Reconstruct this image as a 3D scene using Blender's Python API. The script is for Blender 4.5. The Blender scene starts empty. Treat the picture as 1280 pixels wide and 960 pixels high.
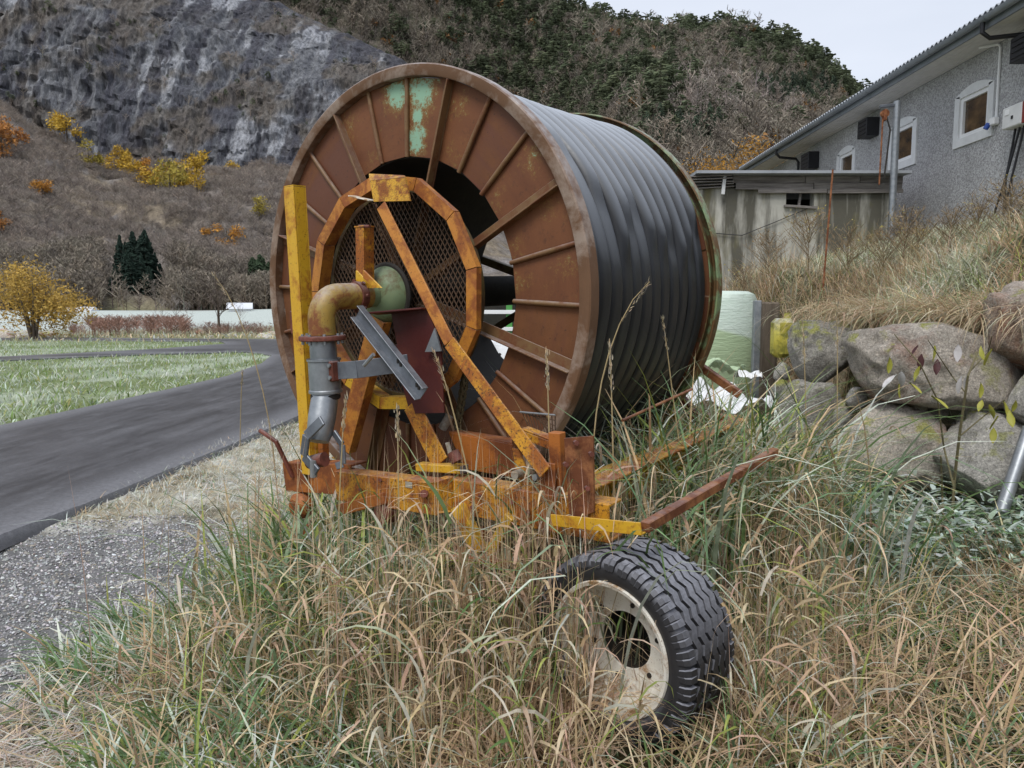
import bpy, bmesh, math, random
import numpy as np
from mathutils import Vector, Matrix
random.seed(7); RNG = np.random.default_rng(11)
sc = bpy.context.scene
COL = sc.collection
PI = math.pi
R = math.radians

# ------------------------------------------------------------------ camera
FPX, HOR, EYE = 930.0, 390.0, 1.65           # measured on a 1280x960 picture
PITCH = math.atan((480 - HOR) / FPX)
cam = bpy.data.cameras.new('camera'); camo = bpy.data.objects.new('camera', cam); COL.objects.link(camo)
camo.location = (0, 0, EYE); camo.rotation_euler = (PI / 2 - PITCH, 0, 0)
cam.sensor_width = 36; cam.lens = FPX / 1280 * 36; cam.clip_start = .05; cam.clip_end = 6000
sc.camera = camo
# ------------------------------------------------------------------ light
SUN_EL, SUN_ROT = R(54), R(205)
w = bpy.data.worlds.new('World'); sc.world = w; w.use_nodes = True
nt = w.node_tree; bg = nt.nodes['Background']
sky = nt.nodes.new('ShaderNodeTexSky'); sky.sky_type = 'NISHITA'; sky.sun_disc = False
sky.sun_elevation = SUN_EL; sky.sun_rotation = SUN_ROT; sky.dust_density = 3; sky.air_density = 1
mx = nt.nodes.new('ShaderNodeMix'); mx.data_type = 'RGBA'; mx.inputs['Factor'].default_value = .86
nt.links.new(sky.outputs['Color'], mx.inputs['A']); mx.inputs['B'].default_value = (5.65, 6.0, 6.7, 1)
tcw = nt.nodes.new('ShaderNodeTexCoord'); mpw = nt.nodes.new('ShaderNodeMapping'); mpw.inputs['Scale'].default_value = (1, 1, 3.5)
nzw = nt.nodes.new('ShaderNodeTexNoise'); nzw.inputs['Scale'].default_value = 2.2; nzw.inputs['Detail'].default_value = 4
rpw = nt.nodes.new('ShaderNodeValToRGB'); rpw.color_ramp.elements[0].position = .3; rpw.color_ramp.elements[1].position = .75
rpw.color_ramp.elements[0].color = (.9, .91, .93, 1); rpw.color_ramp.elements[1].color = (1.06, 1.05, 1.04, 1)
mlw = nt.nodes.new('ShaderNodeMix'); mlw.data_type = 'RGBA'; mlw.blend_type = 'MULTIPLY'; mlw.inputs['Factor'].default_value = 1
nt.links.new(tcw.outputs['Generated'], mpw.inputs['Vector']); nt.links.new(mpw.outputs['Vector'], nzw.inputs['Vector'])
nt.links.new(nzw.outputs['Fac'], rpw.inputs['Fac']); nt.links.new(mx.outputs['Result'], mlw.inputs['A']); nt.links.new(rpw.outputs['Color'], mlw.inputs['B'])
nt.links.new(mlw.outputs['Result'], bg.inputs['Color']); bg.inputs['Strength'].default_value = .1
sun = bpy.data.lights.new('sun', 'SUN'); suno = bpy.data.objects.new('sun', sun); COL.objects.link(suno)
sun.energy = 1.5; sun.angle = R(25); sun.color = (1, .97, .92)
sd = Vector((math.sin(SUN_ROT) * math.cos(SUN_EL), math.cos(SUN_ROT) * math.cos(SUN_EL), math.sin(SUN_EL)))
suno.rotation_euler = sd.to_track_quat('Z', 'Y').to_euler(); suno.location = sd * 50
vs = sc.view_settings; vs.view_transform = 'Standard'; vs.look = 'None'; vs.exposure = 0.62; vs.gamma = 1; vs.use_curve_mapping = False

# ------------------------------------------------------------------ measuring helpers
_c, _s = math.cos(PITCH), math.sin(PITCH)
def ray(x, y):
    a, b = (x - 640) / FPX, (y - 480) / FPX
    return np.array([a, _c - b * _s, -_s - b * _c])
EYEV = np.array([0, 0, EYE])
def at_plane(x, y, P, N):
    d = ray(x, y); return EYEV + d * (np.dot(np.array(P) - EYEV, N) / np.dot(d, N))
def at_z(x, y, z=0.): return at_plane(x, y, (0, 0, z), np.array([0, 0, 1.]))
def at_y(x, y, Y): return at_plane(x, y, (0, Y, 0), np.array([0, 1., 0]))
def at_x(x, y, X): return at_plane(x, y, (X, 0, 0), np.array([1., 0, 0]))

# ------------------------------------------------------------------ noise (numpy)
def _hash(ix, iy, iz, seed):
    n = (ix.astype(np.int64) * 374761393 + iy.astype(np.int64) * 668265263 + iz.astype(np.int64) * 2147483647 + seed * 1274126177) & 0xffffffff
    n = ((n ^ (n >> 13)) * 1274126177) & 0xffffffff
    n = ((n ^ (n >> 16)) * 2246822519) & 0xffffffff
    return ((n ^ (n >> 15)) & 0xffff) / 65535.0
def vnoise(p, seed=0):
    p = np.asarray(p, float); i = np.floor(p).astype(np.int64); f = p - i; f = f * f * (3 - 2 * f); out = 0
    for dx in (0, 1):
        for dy in (0, 1):
            for dz in (0, 1):
                wt = (f[..., 0] if dx else 1 - f[..., 0]) * (f[..., 1] if dy else 1 - f[..., 1]) * (f[..., 2] if dz else 1 - f[..., 2])
                out = out + wt * _hash(i[..., 0] + dx, i[..., 1] + dy, i[..., 2] + dz, seed)
    return out * 2 - 1
def fbm(p, oct=4, seed=0, gain=.5):
    p = np.asarray(p, float); s = 0; a = 1
    for k in range(oct):
        s = s + a * vnoise(p * 2 ** k, seed + k); a *= gain
    return s
def fbm2(x, y, oct=4, seed=0, gain=.5):
    return fbm(np.stack([x, y, np.zeros_like(x) + .37], -1), oct, seed, gain)
def sstep(a, b, x):
    t = np.clip((x - a) / (b - a), 0, 1); return t * t * (3 - 2 * t)

# ------------------------------------------------------------------ materials
class NT:
    def __init__(s, name):
        s.m = bpy.data.materials.new(name); s.m.use_nodes = True; s.t = s.m.node_tree; s.b = s.t.nodes['Principled BSDF']
        s.tc = None
    def n(s, typ, **kw):
        nd = s.t.nodes.new(typ)
        for k, v in kw.items(): setattr(nd, k, v)
        return nd
    def l(s, a, b): s.t.links.new(a, b)
    def coord(s, rand=True, scale=(1, 1, 1), gen='Object'):
        tc = s.n('ShaderNodeTexCoord'); out = tc.outputs[gen]
        if rand:
            oi = s.n('ShaderNodeObjectInfo'); ml = s.n('ShaderNodeMath', operation='MULTIPLY'); s.l(oi.outputs['Random'], ml.inputs[0]); ml.inputs[1].default_value = 57
            ad = s.n('ShaderNodeVectorMath', operation='ADD'); s.l(out, ad.inputs[0]); s.l(ml.outputs[0], ad.inputs[1]); out = ad.outputs[0]
        if scale != (1, 1, 1):
            mp = s.n('ShaderNodeMapping'); mp.inputs['Scale'].default_value = scale; s.l(out, mp.inputs['Vector']); out = mp.outputs[0]
        return out
    def noise(s, vec, scale, detail=6, rough=.6, dist=0.):
        nz = s.n('ShaderNodeTexNoise'); nz.inputs['Scale'].default_value = scale; nz.inputs['Detail'].default_value = detail
        nz.inputs['Roughness'].default_value = rough; nz.inputs['Distortion'].default_value = dist
        s.l(vec, nz.inputs['Vector']); return nz.outputs['Fac']
    def ramp(s, fac, stops):
        rp = s.n('ShaderNodeValToRGB'); e = rp.color_ramp.elements
        while len(e) < len(stops): e.new(.5)
        for k, (p, c) in enumerate(stops):
            e[k].position = p
            if not hasattr(c, '__len__'): c = (c, c, c)
            e[k].color = (*c, 1)
        s.l(fac, rp.inputs['Fac']); return rp.outputs['Color']
    def mix(s, fac, a, b, blend='MIX'):
        mx = s.n('ShaderNodeMix'); mx.data_type = 'RGBA'; mx.blend_type = blend
        for sock, v in (('Factor', fac), ('A', a), ('B', b)):
            i = mx.inputs[sock] if sock == 'Factor' else [q for q in mx.inputs if q.name == sock and q.type == 'RGBA'][0]
            if sock == 'Factor': i = mx.inputs[0]
            if isinstance(v, (int, float)): i.default_value = v
            elif isinstance(v, tuple): i.default_value = (*v, 1)
            else: s.l(v, i)
        return [q for q in mx.outputs if q.type == 'RGBA'][0]
    def math(s, op, a, b=None):
        m = s.n('ShaderNodeMath', operation=op)
        for k, v in enumerate((a, b)):
            if v is None: continue
            if isinstance(v, (int, float)): m.inputs[k].default_value = v
            else: s.l(v, m.inputs[k])
        return m.outputs[0]
    def up(s, lo=.4, hi=.95):
        g = s.n('ShaderNodeNewGeometry'); sp = s.n('ShaderNodeSeparateXYZ'); s.l(g.outputs['Normal'], sp.inputs[0])
        mr = s.n('ShaderNodeMapRange'); mr.inputs['From Min'].default_value = lo; mr.inputs['From Max'].default_value = hi; s.l(sp.outputs['Z'], mr.inputs['Value'])
        return mr.outputs[0]
    def bump(s, fac, strength=.3, dist=.01):
        b = s.n('ShaderNodeBump'); b.inputs['Strength'].default_value = strength; b.inputs['Distance'].default_value = dist
        s.l(fac, b.inputs['Height']); s.l(b.outputs[0], s.b.inputs['Normal'])
    def out(s, col, rough=.7, metal=0., spec=.4):
        if isinstance(col, tuple): s.b.inputs['Base Color'].default_value = (*col, 1)
        else: s.l(col, s.b.inputs['Base Color'])
        if isinstance(rough, (int, float)): s.b.inputs['Roughness'].default_value = rough
        else: s.l(rough, s.b.inputs['Roughness'])
        s.b.inputs['Metallic'].default_value = metal; s.b.inputs['Specular IOR Level'].default_value = spec
        return s.m

def painted(name, paint, rust, dark, amt=.5, scale=5., frost=0., rough=.62, paint2=None, speck=.62, streak=False):
    t = NT(name); v = t.coord()
    vs_ = t.coord(scale=(1, 1, .25)) if streak else v
    n1 = t.noise(vs_, scale, 9, .68, .3); f1 = t.ramp(n1, [(amt - .07, 0.), (amt + .05, 1.)])
    pc = t.mix(t.noise(v, scale * 2.3, 5), paint, paint2 or tuple(c * .72 for c in paint))
    rc = t.mix(t.noise(v, scale * 3.1, 7, .7), rust, tuple(c * .55 for c in rust))
    c = t.mix(f1, pc, rc)
    n2 = t.noise(v, scale * 11, 6, .75); f2 = t.ramp(n2, [(speck - .02, 0.), (speck + .05, .9)]); c = t.mix(f2, c, dark)
    if frost:
        fz = t.math('MULTIPLY', t.up(.2, .95), t.ramp(t.noise(v, 22, 6), [(.3, 0.), (.65, 1.)])); fz = t.math('MULTIPLY', fz, frost)
        c = t.mix(fz, c, (.5, .5, .53))
    t.bump(t.mix(.5, n1, n2), .35, .006)
    return t.out(c, t.ramp(n1, [(amt - .1, rough - .14), (amt + .1, rough + .15)]), 0, .35)

def simple(name, c1, c2, scale=8., rough=.7, bump=.2, metal=0., spec=.4, frost=0., detail=6, dist=.01):
    t = NT(name); v = t.coord(); n = t.noise(v, scale, detail, .65)
    c = t.mix(t.ramp(n, [(.3, 0.), (.7, 1.)]), c1, c2)
    if frost:
        fz = t.math('MULTIPLY', t.up(.2, .95), t.ramp(t.noise(v, 30, 5), [(.35, 0.), (.6, 1.)])); c = t.mix(t.math('MULTIPLY', fz, frost), c, (.6, .62, .65))
    if bump: t.bump(t.noise(v, scale * 3, detail), bump, dist)
    return t.out(c, rough, metal, spec)

def vcol(name, rough=.75, transl=.25, var=.25, scale=40., spec=.25, rnd=None):
    t = NT(name); at = t.n('ShaderNodeAttribute', attribute_name='Col'); v = t.coord(False)
    n = t.noise(v, scale, 3); c = t.mix(1., at.outputs['Color'], t.ramp(n, [(.25, 1 - var), (.75, 1 + var)]), 'MULTIPLY')
    if rnd:
        oi = t.n('ShaderNodeObjectInfo'); c = t.mix(1., c, t.ramp(oi.outputs['Random'], rnd), 'MULTIPLY')
    t.out(c, rough, 0, spec)
    if transl:
        tr = t.n('ShaderNodeBsdfTranslucent'); t.l(c, tr.inputs['Color']); ms = t.n('ShaderNodeMixShader'); ms.inputs[0].default_value = transl
        t.l(t.b.outputs[0], ms.inputs[1]); t.l(tr.outputs[0], ms.inputs[2]); t.l(ms.outputs[0], t.t.nodes['Material Output'].inputs['Surface'])
    return t.m

M = {}
M['panel'] = painted('rusty_panel', (.13, .046, .021), (.18, .070, .026), (.055, .024, .015), .5, 4, 0, .62, (.105, .038, .02), .62, True)
M['rim'] = painted('rusty_rim', (.32, .265, .225), (.175, .092, .048), (.08, .04, .028), .47, 3.2, .85, .6, (.23, .15, .10), .68)
M['rear_rim'] = painted('mottled_rim', (.13, .24, .15), (.16, .085, .03), (.08, .045, .02), .46, 7, .5, .6, (.22, .26, .1), .62)
M['spoke'] = painted('rusty_spoke', (.135, .055, .032), (.175, .068, .028), (.06, .03, .02), .55, 7, .35, .62, (.2, .13, .05), .66)
M['spoke_olive'] = painted('olive_rust', (.13, .085, .03), (.10, .055, .025), (.04, .03, .015), .5, 8, .2, .7, (.1, .085, .03), .64)
M['yellow'] = painted('yellow_paint', (.62, .38, .025), (.42, .14, .02), (.10, .04, .015), .59, 6, .18, .5, (.54, .29, .02), .60)
M['yellow_speck'] = painted('speckled_yellow_paint', (.60, .36, .03), (.30, .10, .02), (.07, .03, .015), .50, 14, .18, .6, (.5, .24, .02), .55)
M['yellow_rust'] = painted('rusted_yellow_paint', (.60, .31, .025), (.36, .115, .02), (.07, .03, .015), .50, 7, .2, .55, (.45, .19, .015), .55)
M['orange'] = painted('orange_paint', (.50, .19, .04), (.34, .11, .03), (.10, .04, .018), .52, 8, .2, .55, (.47, .21, .03), .60)
M['orange_rust'] = painted('deep_orange_rust', (.36, .115, .02), (.21, .062, .018), (.05, .02, .012), .52, 5, .12, .7, (.36, .12, .02), .62)
M['maroon'] = painted('maroon_paint', (.075, .013, .012), (.11, .022, .014), (.035, .012, .01), .58, 6, .1, .6, None, .68)
M['pipe_yellow'] = painted('weathered_pipe_paint', (.42, .24, .03), (.24, .085, .03), (.09, .035, .02), .52, 9, .55, .6, (.2, .17, .06), .6)
M['red_rust'] = painted('red_rust', (.19, .055, .035), (.13, .04, .025), (.05, .02, .015), .5, 9, .25, .7, None, .6)
M['hub_green'] = painted('pale_green_paint', (.20, .24, .12), (.15, .13, .06), (.06, .05, .03), .6, 9, .15, .55, (.14, .22, .13), .68)
M['galv'] = simple('galvanised_steel', (.20, .22, .24), (.34, .36, .38), 12, .42, .08, .65, .5, .25)
M['galv_dark'] = simple('dull_galvanised_steel', (.10, .11, .13), (.20, .22, .25), 10, .45, .1, .5, .5, .2)
M['dark_steel'] = simple('dark_steel', (.012, .011, .01), (.03, .024, .018), 10, .7, .2)
M['hose'] = None
M['mesh'] = painted('rusty_mesh', (.09, .055, .035), (.12, .07, .04), (.05, .03, .02), .5, 14, .1, .75)
M['chain'] = simple('mossy_chain', (.06, .045, .02), (.12, .1, .05), 25, .8, .3)
M['white_paint'] = painted('chipped_white_paint', (.80, .79, .74), (.42, .26, .13), (.16, .07, .04), .58, 11, 0, .6, (.64, .60, .50), .62)
M['plate'] = simple('worn_plate', (.35, .34, .3), (.2, .15, .1), 40, .6, .1)
def mk_hose():
    t = NT('black_hose'); v = t.coord(scale=(1, 7, 1)); n = t.noise(v, 5, 6); c = t.mix(n, (.008, .009, .011), (.022, .024, .029))
    fz = t.math('MULTIPLY', t.up(.12, 1.0), .85); c = t.mix(fz, c, (.46, .50, .56)); n2 = t.noise(v, 40, 5); t.bump(n2, .06, .002)  # frost and pale top sheen painted into the colour of upward-facing hose
    return t.out(c, t.ramp(n2, [(.3, .34), (.7, .46)]), 0, .38)
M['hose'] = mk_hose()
def mk_rubber():
    t = NT('tyre_rubber'); v = t.coord(); n = t.noise(v, 14, 6); c = t.mix(n, (.014, .014, .016), (.036, .036, .04))
    fz = t.math('MULTIPLY', t.up(.1, .9), t.ramp(t.noise(v, 60, 4), [(.2, .35), (.7, .8)])); c = t.mix(fz, c, (.34, .35, .40)); t.bump(t.noise(v, 120, 3), .15, .002)
    return t.out(c, .6, 0, .4)
M['rubber'] = mk_rubber()
def mk_greenpatch(name, spots, hi=.72):
    t = NT(name); v = t.coord(); vo = t.coord(False)
    n1 = t.noise(t.coord(scale=(1, 1, .3)), 4, 9, .68); c = t.mix(t.ramp(n1, [(.3, 0.), (.7, 1.)]), (.105, .036, .017), (.185, .072, .027)); c = t.mix(t.ramp(t.noise(v, 30, 6, .8), [(.55, 0.), (.7, .6)]), c, (.06, .026, .016))
    n3 = t.noise(v, 38, 8, .85); nn = t.noise(v, 9, 5, .6); tot = None
    for (x, z, r) in spots:
        d = t.n('ShaderNodeVectorMath', operation='DISTANCE'); t.l(vo, d.inputs[0]); d.inputs[1].default_value = (x, 0, z)
        mr = t.n('ShaderNodeMapRange'); mr.inputs['From Min'].default_value = r; mr.inputs['From Max'].default_value = 0; t.l(d.outputs['Value'], mr.inputs['Value'])
        tot = mr.outputs[0] if tot is None else t.math('MAXIMUM', tot, mr.outputs[0])
    k = t.math('ADD', t.math('MULTIPLY', tot, hi), t.math('ADD', t.math('MULTIPLY', n3, 1.6), t.math('MULTIPLY', nn, .6))); k = t.math('MULTIPLY', k, .5)
    c = t.mix(t.ramp(k, [(.62, 0.), (.72, .5)]), c, (.26, .17, .04)); c = t.mix(t.ramp(k, [(.71, 0.), (.79, .95)]), c, (.24, .42, .30))
    t.bump(n3, .25, .004); return t.out(c, .65, 0, .35)
M['panel_green_a'] = mk_greenpatch('rusty_panel_green_patches', [(1.06, .035, .16), (.83, .045, .13), (.95, .05, .08)])
M['panel_green_b'] = mk_greenpatch('rusty_panel_green_patch', [(1.07, -.06, .15)])
M['panel_lichen'] = mk_greenpatch('rusty_panel_yellowed', [(.78, -.02, .1), (1.05, .05, .12)], .22)
M['grass'] = vcol('grass_blades', .7, .3, .2, 25)
M['twig'] = vcol('twigs', .85, 0, .2, 20)
M['leaf'] = vcol('leaves', .65, .3, .2, 6)
M['forest'] = vcol('forest', .85, .12, .22, .8)
M['woods'] = vcol('woods', .85, .12, .15, .8, rnd=[(0., (.66, .66, .68)), (.35, (.95, .92, .9)), (.7, (1.02, 1.05, 1.)), (1., (1.32, 1.25, 1.18))])
M['stone_bits'] = vcol('gravel_stones', .85, 0, .25, 60)

# ------------------------------------------------------------------ mesh builder
class MB:
    def __init__(s): s.v = []; s.f = []; s.sm = []
    def add(s, vs_, fs, smooth=False):
        o = len(s.v); s.v.extend([tuple(map(float, p)) for p in vs_]); s.f.extend([tuple(i + o for i in f) for f in fs]); s.sm.extend([smooth] * len(fs)); return s
    def box(s, c, size, rot=None, bev=0.):
        sx, sy, sz = [q / 2 for q in size]; c = Vector(c); rot = rot or Matrix.Identity(3)
        if bev:
            b = min(bev, sx * .45, sy * .45, sz * .45); bm = bmesh.new(); bmesh.ops.create_cube(bm, size=1)
            for q in bm.verts: q.co = Vector((q.co.x * sx * 2, q.co.y * sy * 2, q.co.z * sz * 2))
            bmesh.ops.bevel(bm, geom=list(bm.edges), offset=b, segments=1, affect='EDGES')
            bm.verts.index_update(); vs_ = [c + rot @ q.co for q in bm.verts]; fs = [[q.index for q in f.verts] for f in bm.faces]; bm.free(); return s.add(vs_, fs)
        vs_ = [c + rot @ Vector((x * sx, y * sy, z * sz)) for x in (-1, 1) for y in (-1, 1) for z in (-1, 1)]
        return s.add(vs_, [(0, 1, 3, 2), (4, 6, 7, 5), (0, 4, 5, 1), (2, 3, 7, 6), (0, 2, 6, 4), (1, 5, 7, 3)])
    def bar(s, p0, p1, wd, th, up=(0, 0, 1), bev=.004):
        """a straight box from p0 to p1; wd along side, th along up"""
        p0, p1 = Vector(p0), Vector(p1); d = p1 - p0; L = d.length; d.normalize(); up = Vector(up)
        sd_ = d.cross(up); sd_.normalize(); u2 = sd_.cross(d)
        rot = Matrix((sd_, d, u2)).transposed(); return s.box((p0 + p1) / 2, (wd, L, th), rot, bev)
    def angle(s, p0, p1, wd, dp, th=.008, up=(0, 0, 1), flip=1):
        """L-section: a face of width wd and a flange dp deep along up"""
        p0, p1 = Vector(p0), Vector(p1); d = (p1 - p0).normalized(); sd_ = d.cross(Vector(up)).normalized(); u2 = sd_.cross(d)
        s.bar(p0 + u2 * (dp / 2), p1 + u2 * (dp / 2), wd, th, up, .002)
        o = sd_ * flip * (wd / 2 - th / 2); s.bar(p0 + o - u2 * (th / 2 + .001), p1 + o - u2 * (th / 2 + .001), th, dp - .002, up, .002); return s
    def tube(s, pts, r, n=10, caps=True, smooth=True):
        pts = [Vector(p) for p in pts]; rs = r if hasattr(r, '__len__') else [r] * len(pts); rings = []; a = None
        for i, p in enumerate(pts):
            d = (pts[min(i + 1, len(pts) - 1)] - pts[max(i - 1, 0)]).normalized()
            if a is None: a = d.orthogonal().normalized()
            a = (a - d * a.dot(d)).normalized(); b = d.cross(a)
            rings.append([p + (a * math.cos(2 * PI * k / n) + b * math.sin(2 * PI * k / n)) * rs[i] for k in range(n)])
        vs_ = [q for rr in rings for q in rr]; fs = []
        for i in range(len(pts) - 1):
            for k in range(n): fs.append((i * n + k, i * n + (k + 1) % n, (i + 1) * n + (k + 1) % n, (i + 1) * n + k))
        s.add(vs_, fs, smooth)
        if caps: s.add(rings[0][::-1], [tuple(range(n))]); s.add(rings[-1], [tuple(range(n))])
        return s
    def lathe(s, prof, axis='y', n=64, closed=False, smooth=True, c=(0, 0, 0), arc=2 * PI, ph=0.):
        """prof: list of (radius, along axis)"""
        vs_ = []; m = len(prof); full = abs(arc - 2 * PI) < 1e-6; nn = n if full else n + 1
        for k in range(nn):
            a = ph + arc * k / n; ca, sa = math.cos(a), math.sin(a)
            for r, h in prof:
                vs_.append((c[0] + r * ca, c[1] + h, c[2] + r * sa) if axis == 'y' else (c[0] + r * ca, c[1] + r * sa, c[2] + h))
        fs = []
        for k in range(n):
            k2 = (k + 1) % nn
            for j in range(m if closed else m - 1):
                j2 = (j + 1) % m; fs.append((k * m + j, k * m + j2, k2 * m + j2, k2 * m + j))
        return s.add(vs_, fs, smooth)
    def prism(s, poly, vec, smooth=False):
        vec = Vector(vec); n = len(poly); a = [Vector(p) for p in poly]; b = [p + vec for p in a]
        return s.add(a + b, [tuple(range(n))[::-1], tuple(range(n, 2 * n))] + [(i, (i + 1) % n, n + (i + 1) % n, n + i) for i in range(n)], smooth)
    def mesh(s, name):
        me = bpy.data.meshes.new(name); me.from_pydata(s.v, [], s.f); me.polygons.foreach_set('use_smooth', s.sm); me.update()
        bm = bmesh.new(); bm.from_mesh(me); bmesh.ops.recalc_face_normals(bm, faces=bm.faces); bm.to_mesh(me); bm.free()
        return me
    def build(s, name, mat, parent=None, off=None):
        if off is not None: s.v = [(a + off[0], b + off[1], c + off[2]) for a, b, c in s.v]
        me = s.mesh(name); me.materials.append(mat); o = bpy.data.objects.new(name, me); COL.objects.link(o)
        if parent: o.parent = parent
        if any(s.sm):
            me.set_sharp_from_angle(angle=R(38))
        return o

def tag(o, label=None, cat=None, group=None, kind=None):
    if label: o['label'] = label
    if cat: o['category'] = cat
    if group: o['group'] = group
    if kind: o['kind'] = kind
    return o
def thing(name, label, cat, loc=(0, 0, 0), rot=(0, 0, 0), group=None, mat=None):
    o = bpy.data.objects.new(name, None); COL.objects.link(o); o.empty_display_size = .1
    if mat is not None: o.matrix_world = mat
    else: o.location = loc; o.rotation_euler = rot
    return tag(o, label, cat, group)
def inst(me, name, parent, mat4=None, m=None):
    o = bpy.data.objects.new(name, me); COL.objects.link(o); o.parent = parent
    if mat4 is not None: o.matrix_local = mat4
    if m is not None: o.material_slots[0].link = 'OBJECT'; o.material_slots[0].material = m
    return o
def copy_tree(o, parent=None):
    c = o.copy(); COL.objects.link(c); c.parent = parent
    for ch in o.children: copy_tree(ch, c)
    return c
def raw(name, V, F, mat, colors=None, parent=None, smooth=False):
    """fast mesh from numpy arrays; F is (n,3) or (n,4)"""
    V = np.asarray(V, np.float32); F = np.asarray(F, np.int32); me = bpy.data.meshes.new(name); k = F.shape[1]
    me.vertices.add(len(V)); me.vertices.foreach_set('co', V.ravel()); me.loops.add(F.size); me.loops.foreach_set('vertex_index', F.ravel())
    me.polygons.add(len(F)); me.polygons.foreach_set('loop_start', np.arange(0, F.size, k, dtype=np.int32))
    me.polygons.foreach_set('use_smooth', np.full(len(F), smooth)); me.update(calc_edges=True); me.validate()
    if colors is not None:
        c = np.ones((len(V), 4), np.float32); c[:, :3] = np.clip(colors, 0, 1); a = me.color_attributes.new('Col', 'FLOAT_COLOR', 'POINT'); a.data.foreach_set('color', c.ravel())
    me.materials.append(mat); o = bpy.data.objects.new(name, me); COL.objects.link(o)
    if parent: o.parent = parent
    return o
class Bag:
    """collects triangle soups (numpy) with colours"""
    def __init__(s): s.V = []; s.F = []; s.C = []; s.n = 0
    def add(s, V, F, C):
        s.V.append(V); s.F.append(F + s.n); s.C.append(np.broadcast_to(C, V.shape)); s.n += len(V)
    def build(s, name, mat, parent=None, smooth=False):
        return raw(name, np.concatenate(s.V), np.concatenate(s.F), mat, np.concatenate(s.C), parent, smooth)

# ------------------------------------------------------------------ ground
ROAD_R = [(-3.74, -30), (-3.72, 2), (-3.70, 5.3), (-3.6, 6.1), (-3.54, 7.2), (-3.44, 8.9), (-3.36, 10.2), (-3.3, 13), (-3.4, 18), (-4.0, 24), (-5.6, 32), (-8.6, 40), (-13.4, 44.5), (-30, 47), (-90, 44)]
ROAD_L = [(-7.4, -30), (-7.35, 4), (-7.3, 10.5), (-7.25, 12.3), (-7.2, 14.8), (-7.2, 18.7), (-7.9, 23.4), (-9.0, 27.9), (-10.8, 30.3), (-13.8, 28.6), (-17.1, 24.9), (-30, 17)]
ROAD_B = [(-30, 17), (-31.5, 19.2), (-18.6, 26.8), (-15.7, 32.3), (-14.6, 38), (-16, 41.0), (-30, 43.5), (-90, 41)]
def poly_dist(P, pts):
    P = np.asarray(P); d = np.full(P.shape[:-1], 1e9)
    for a, b in zip(pts[:-1], pts[1:]):
        a = np.array(a); b = np.array(b); t = np.clip(((P - a) @ (b - a)) / ((b - a) @ (b - a)), 0, 1)
        d = np.minimum(d, np.linalg.norm(P - (a + t[..., None] * (b - a)), axis=-1))
    return d
def inside(P, poly):
    x, y = P[..., 0], P[..., 1]; c = np.zeros(x.shape, bool); n = len(poly)
    for i in range(n):
        x0, y0 = poly[i]; x1, y1 = poly[(i + 1) % n]
        if y0 == y1: continue
        k = ((y0 > y) != (y1 > y)) & (x < (x1 - x0) * (y - y0) / (y1 - y0) + x0); c ^= k
    return c
ROAD = ROAD_R + ROAD_B[::-1] + ROAD_L[::-1][1:]
FOOT_Y = [-10, 3.5, 5, 6.2, 7.6, 8.4, 10.6, 11.6, 14, 40]; FOOT_X = [5.4, 4.7, 4.25, 3.75, 3.1, 3.6, 3.7, 2.9, 2.6, 2.4]
def height(X, Y):
    X = np.asarray(X, float); Y = np.asarray(Y, float); P = np.stack([X, Y], -1)
    xf = np.interp(Y, FOOT_Y, FOOT_X); d = X - xf
    wall = np.interp(Y, [0, 7.5, 8.6, 20], [1, 1, 0, 0])
    bank = wall * (1.62 * sstep(.1, .5, d) + 1.3 * sstep(.3, 3.2, d)) + (1 - wall) * (2.15 * sstep(-.3, 1.6, d) + .75 * sstep(1.2, 4.5, d))
    bank = bank * sstep(60, 30, Y)
    z = bank + .05 * fbm2(X * .9, Y * .9, 3, 5) * sstep(-4.2, -2.2, X) * sstep(120, 20, np.abs(Y)) + .12 * sstep(-1.5, 1.5, X) * fbm2(X * .5, Y * .5, 2, 9)
    rd = inside(P, ROAD); dd = poly_dist(P, ROAD + ROAD[:1])
    z = np.where((X > -3.8) & (X < -1.4) & (Y > 0), z + .05 * sstep(.05, .5, dd) * fbm2(X * 2.5, Y * 2.5, 3, 3) - .035 * sstep(0., .12, dd), z)
    z = np.where(rd, z * 0, z * sstep(0, .5, dd) - .02)
    # gravel pocket
    g = np.hypot((X + 2.75) / 1.25, (Y - 4.4) / 1.6); z = z - .05 * sstep(1.15, .8, g) * (X > -3.7)
    z = z + 1.9 * sstep(60, 112, Y) * sstep(10, -10, X) + 1.5 * sstep(40, 80, Y) * sstep(-50, 10, X) - .7 * np.exp(-((Y - 56) / 4.) ** 2) * sstep(8, -5, X)
    return z
def gline(lo, hi, dlo, dhi, st, gr, a, b):
    c = list(np.arange(dlo, dhi + 1e-6, st)); x, h = dhi, st
    while x < hi: h *= gr; x += h; c.append(x)
    x, h = dlo, st
    while x > lo: h *= gr; x -= h; c.insert(0, x)
    return np.array(c)
gx = gline(-2500, 2500, -4.5, 6.5, .07, 1.12, 0, 0); gy = gline(-300, 3000, 2.0, 9.5, .07, 1.09, 0, 0)
GX, GY = np.meshgrid(gx, gy, indexing='ij'); GZ = height(GX, GY)
nx, ny = GX.shape; idx = np.arange(nx * ny).reshape(nx, ny)
GF = np.stack([idx[:-1, :-1], idx[1:, :-1], idx[1:, 1:], idx[:-1, 1:]], -1).reshape(-1, 4)
n1 = fbm2(GX * .8, GY * .8, 4, 21); n2 = fbm2(GX * 4, GY * 4, 3, 22); n3 = fbm2(GX * .08, GY * .08, 3, 24)
def lerp(a, b, t): return a + (np.array(b) - a) * t[..., None]
gc = np.ones((nx, ny, 3)) * np.array((.055, .05, .022)); gc = lerp(gc, (.13, .085, .04), sstep(-.3, .5, n1 + .4 * n2))
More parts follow.
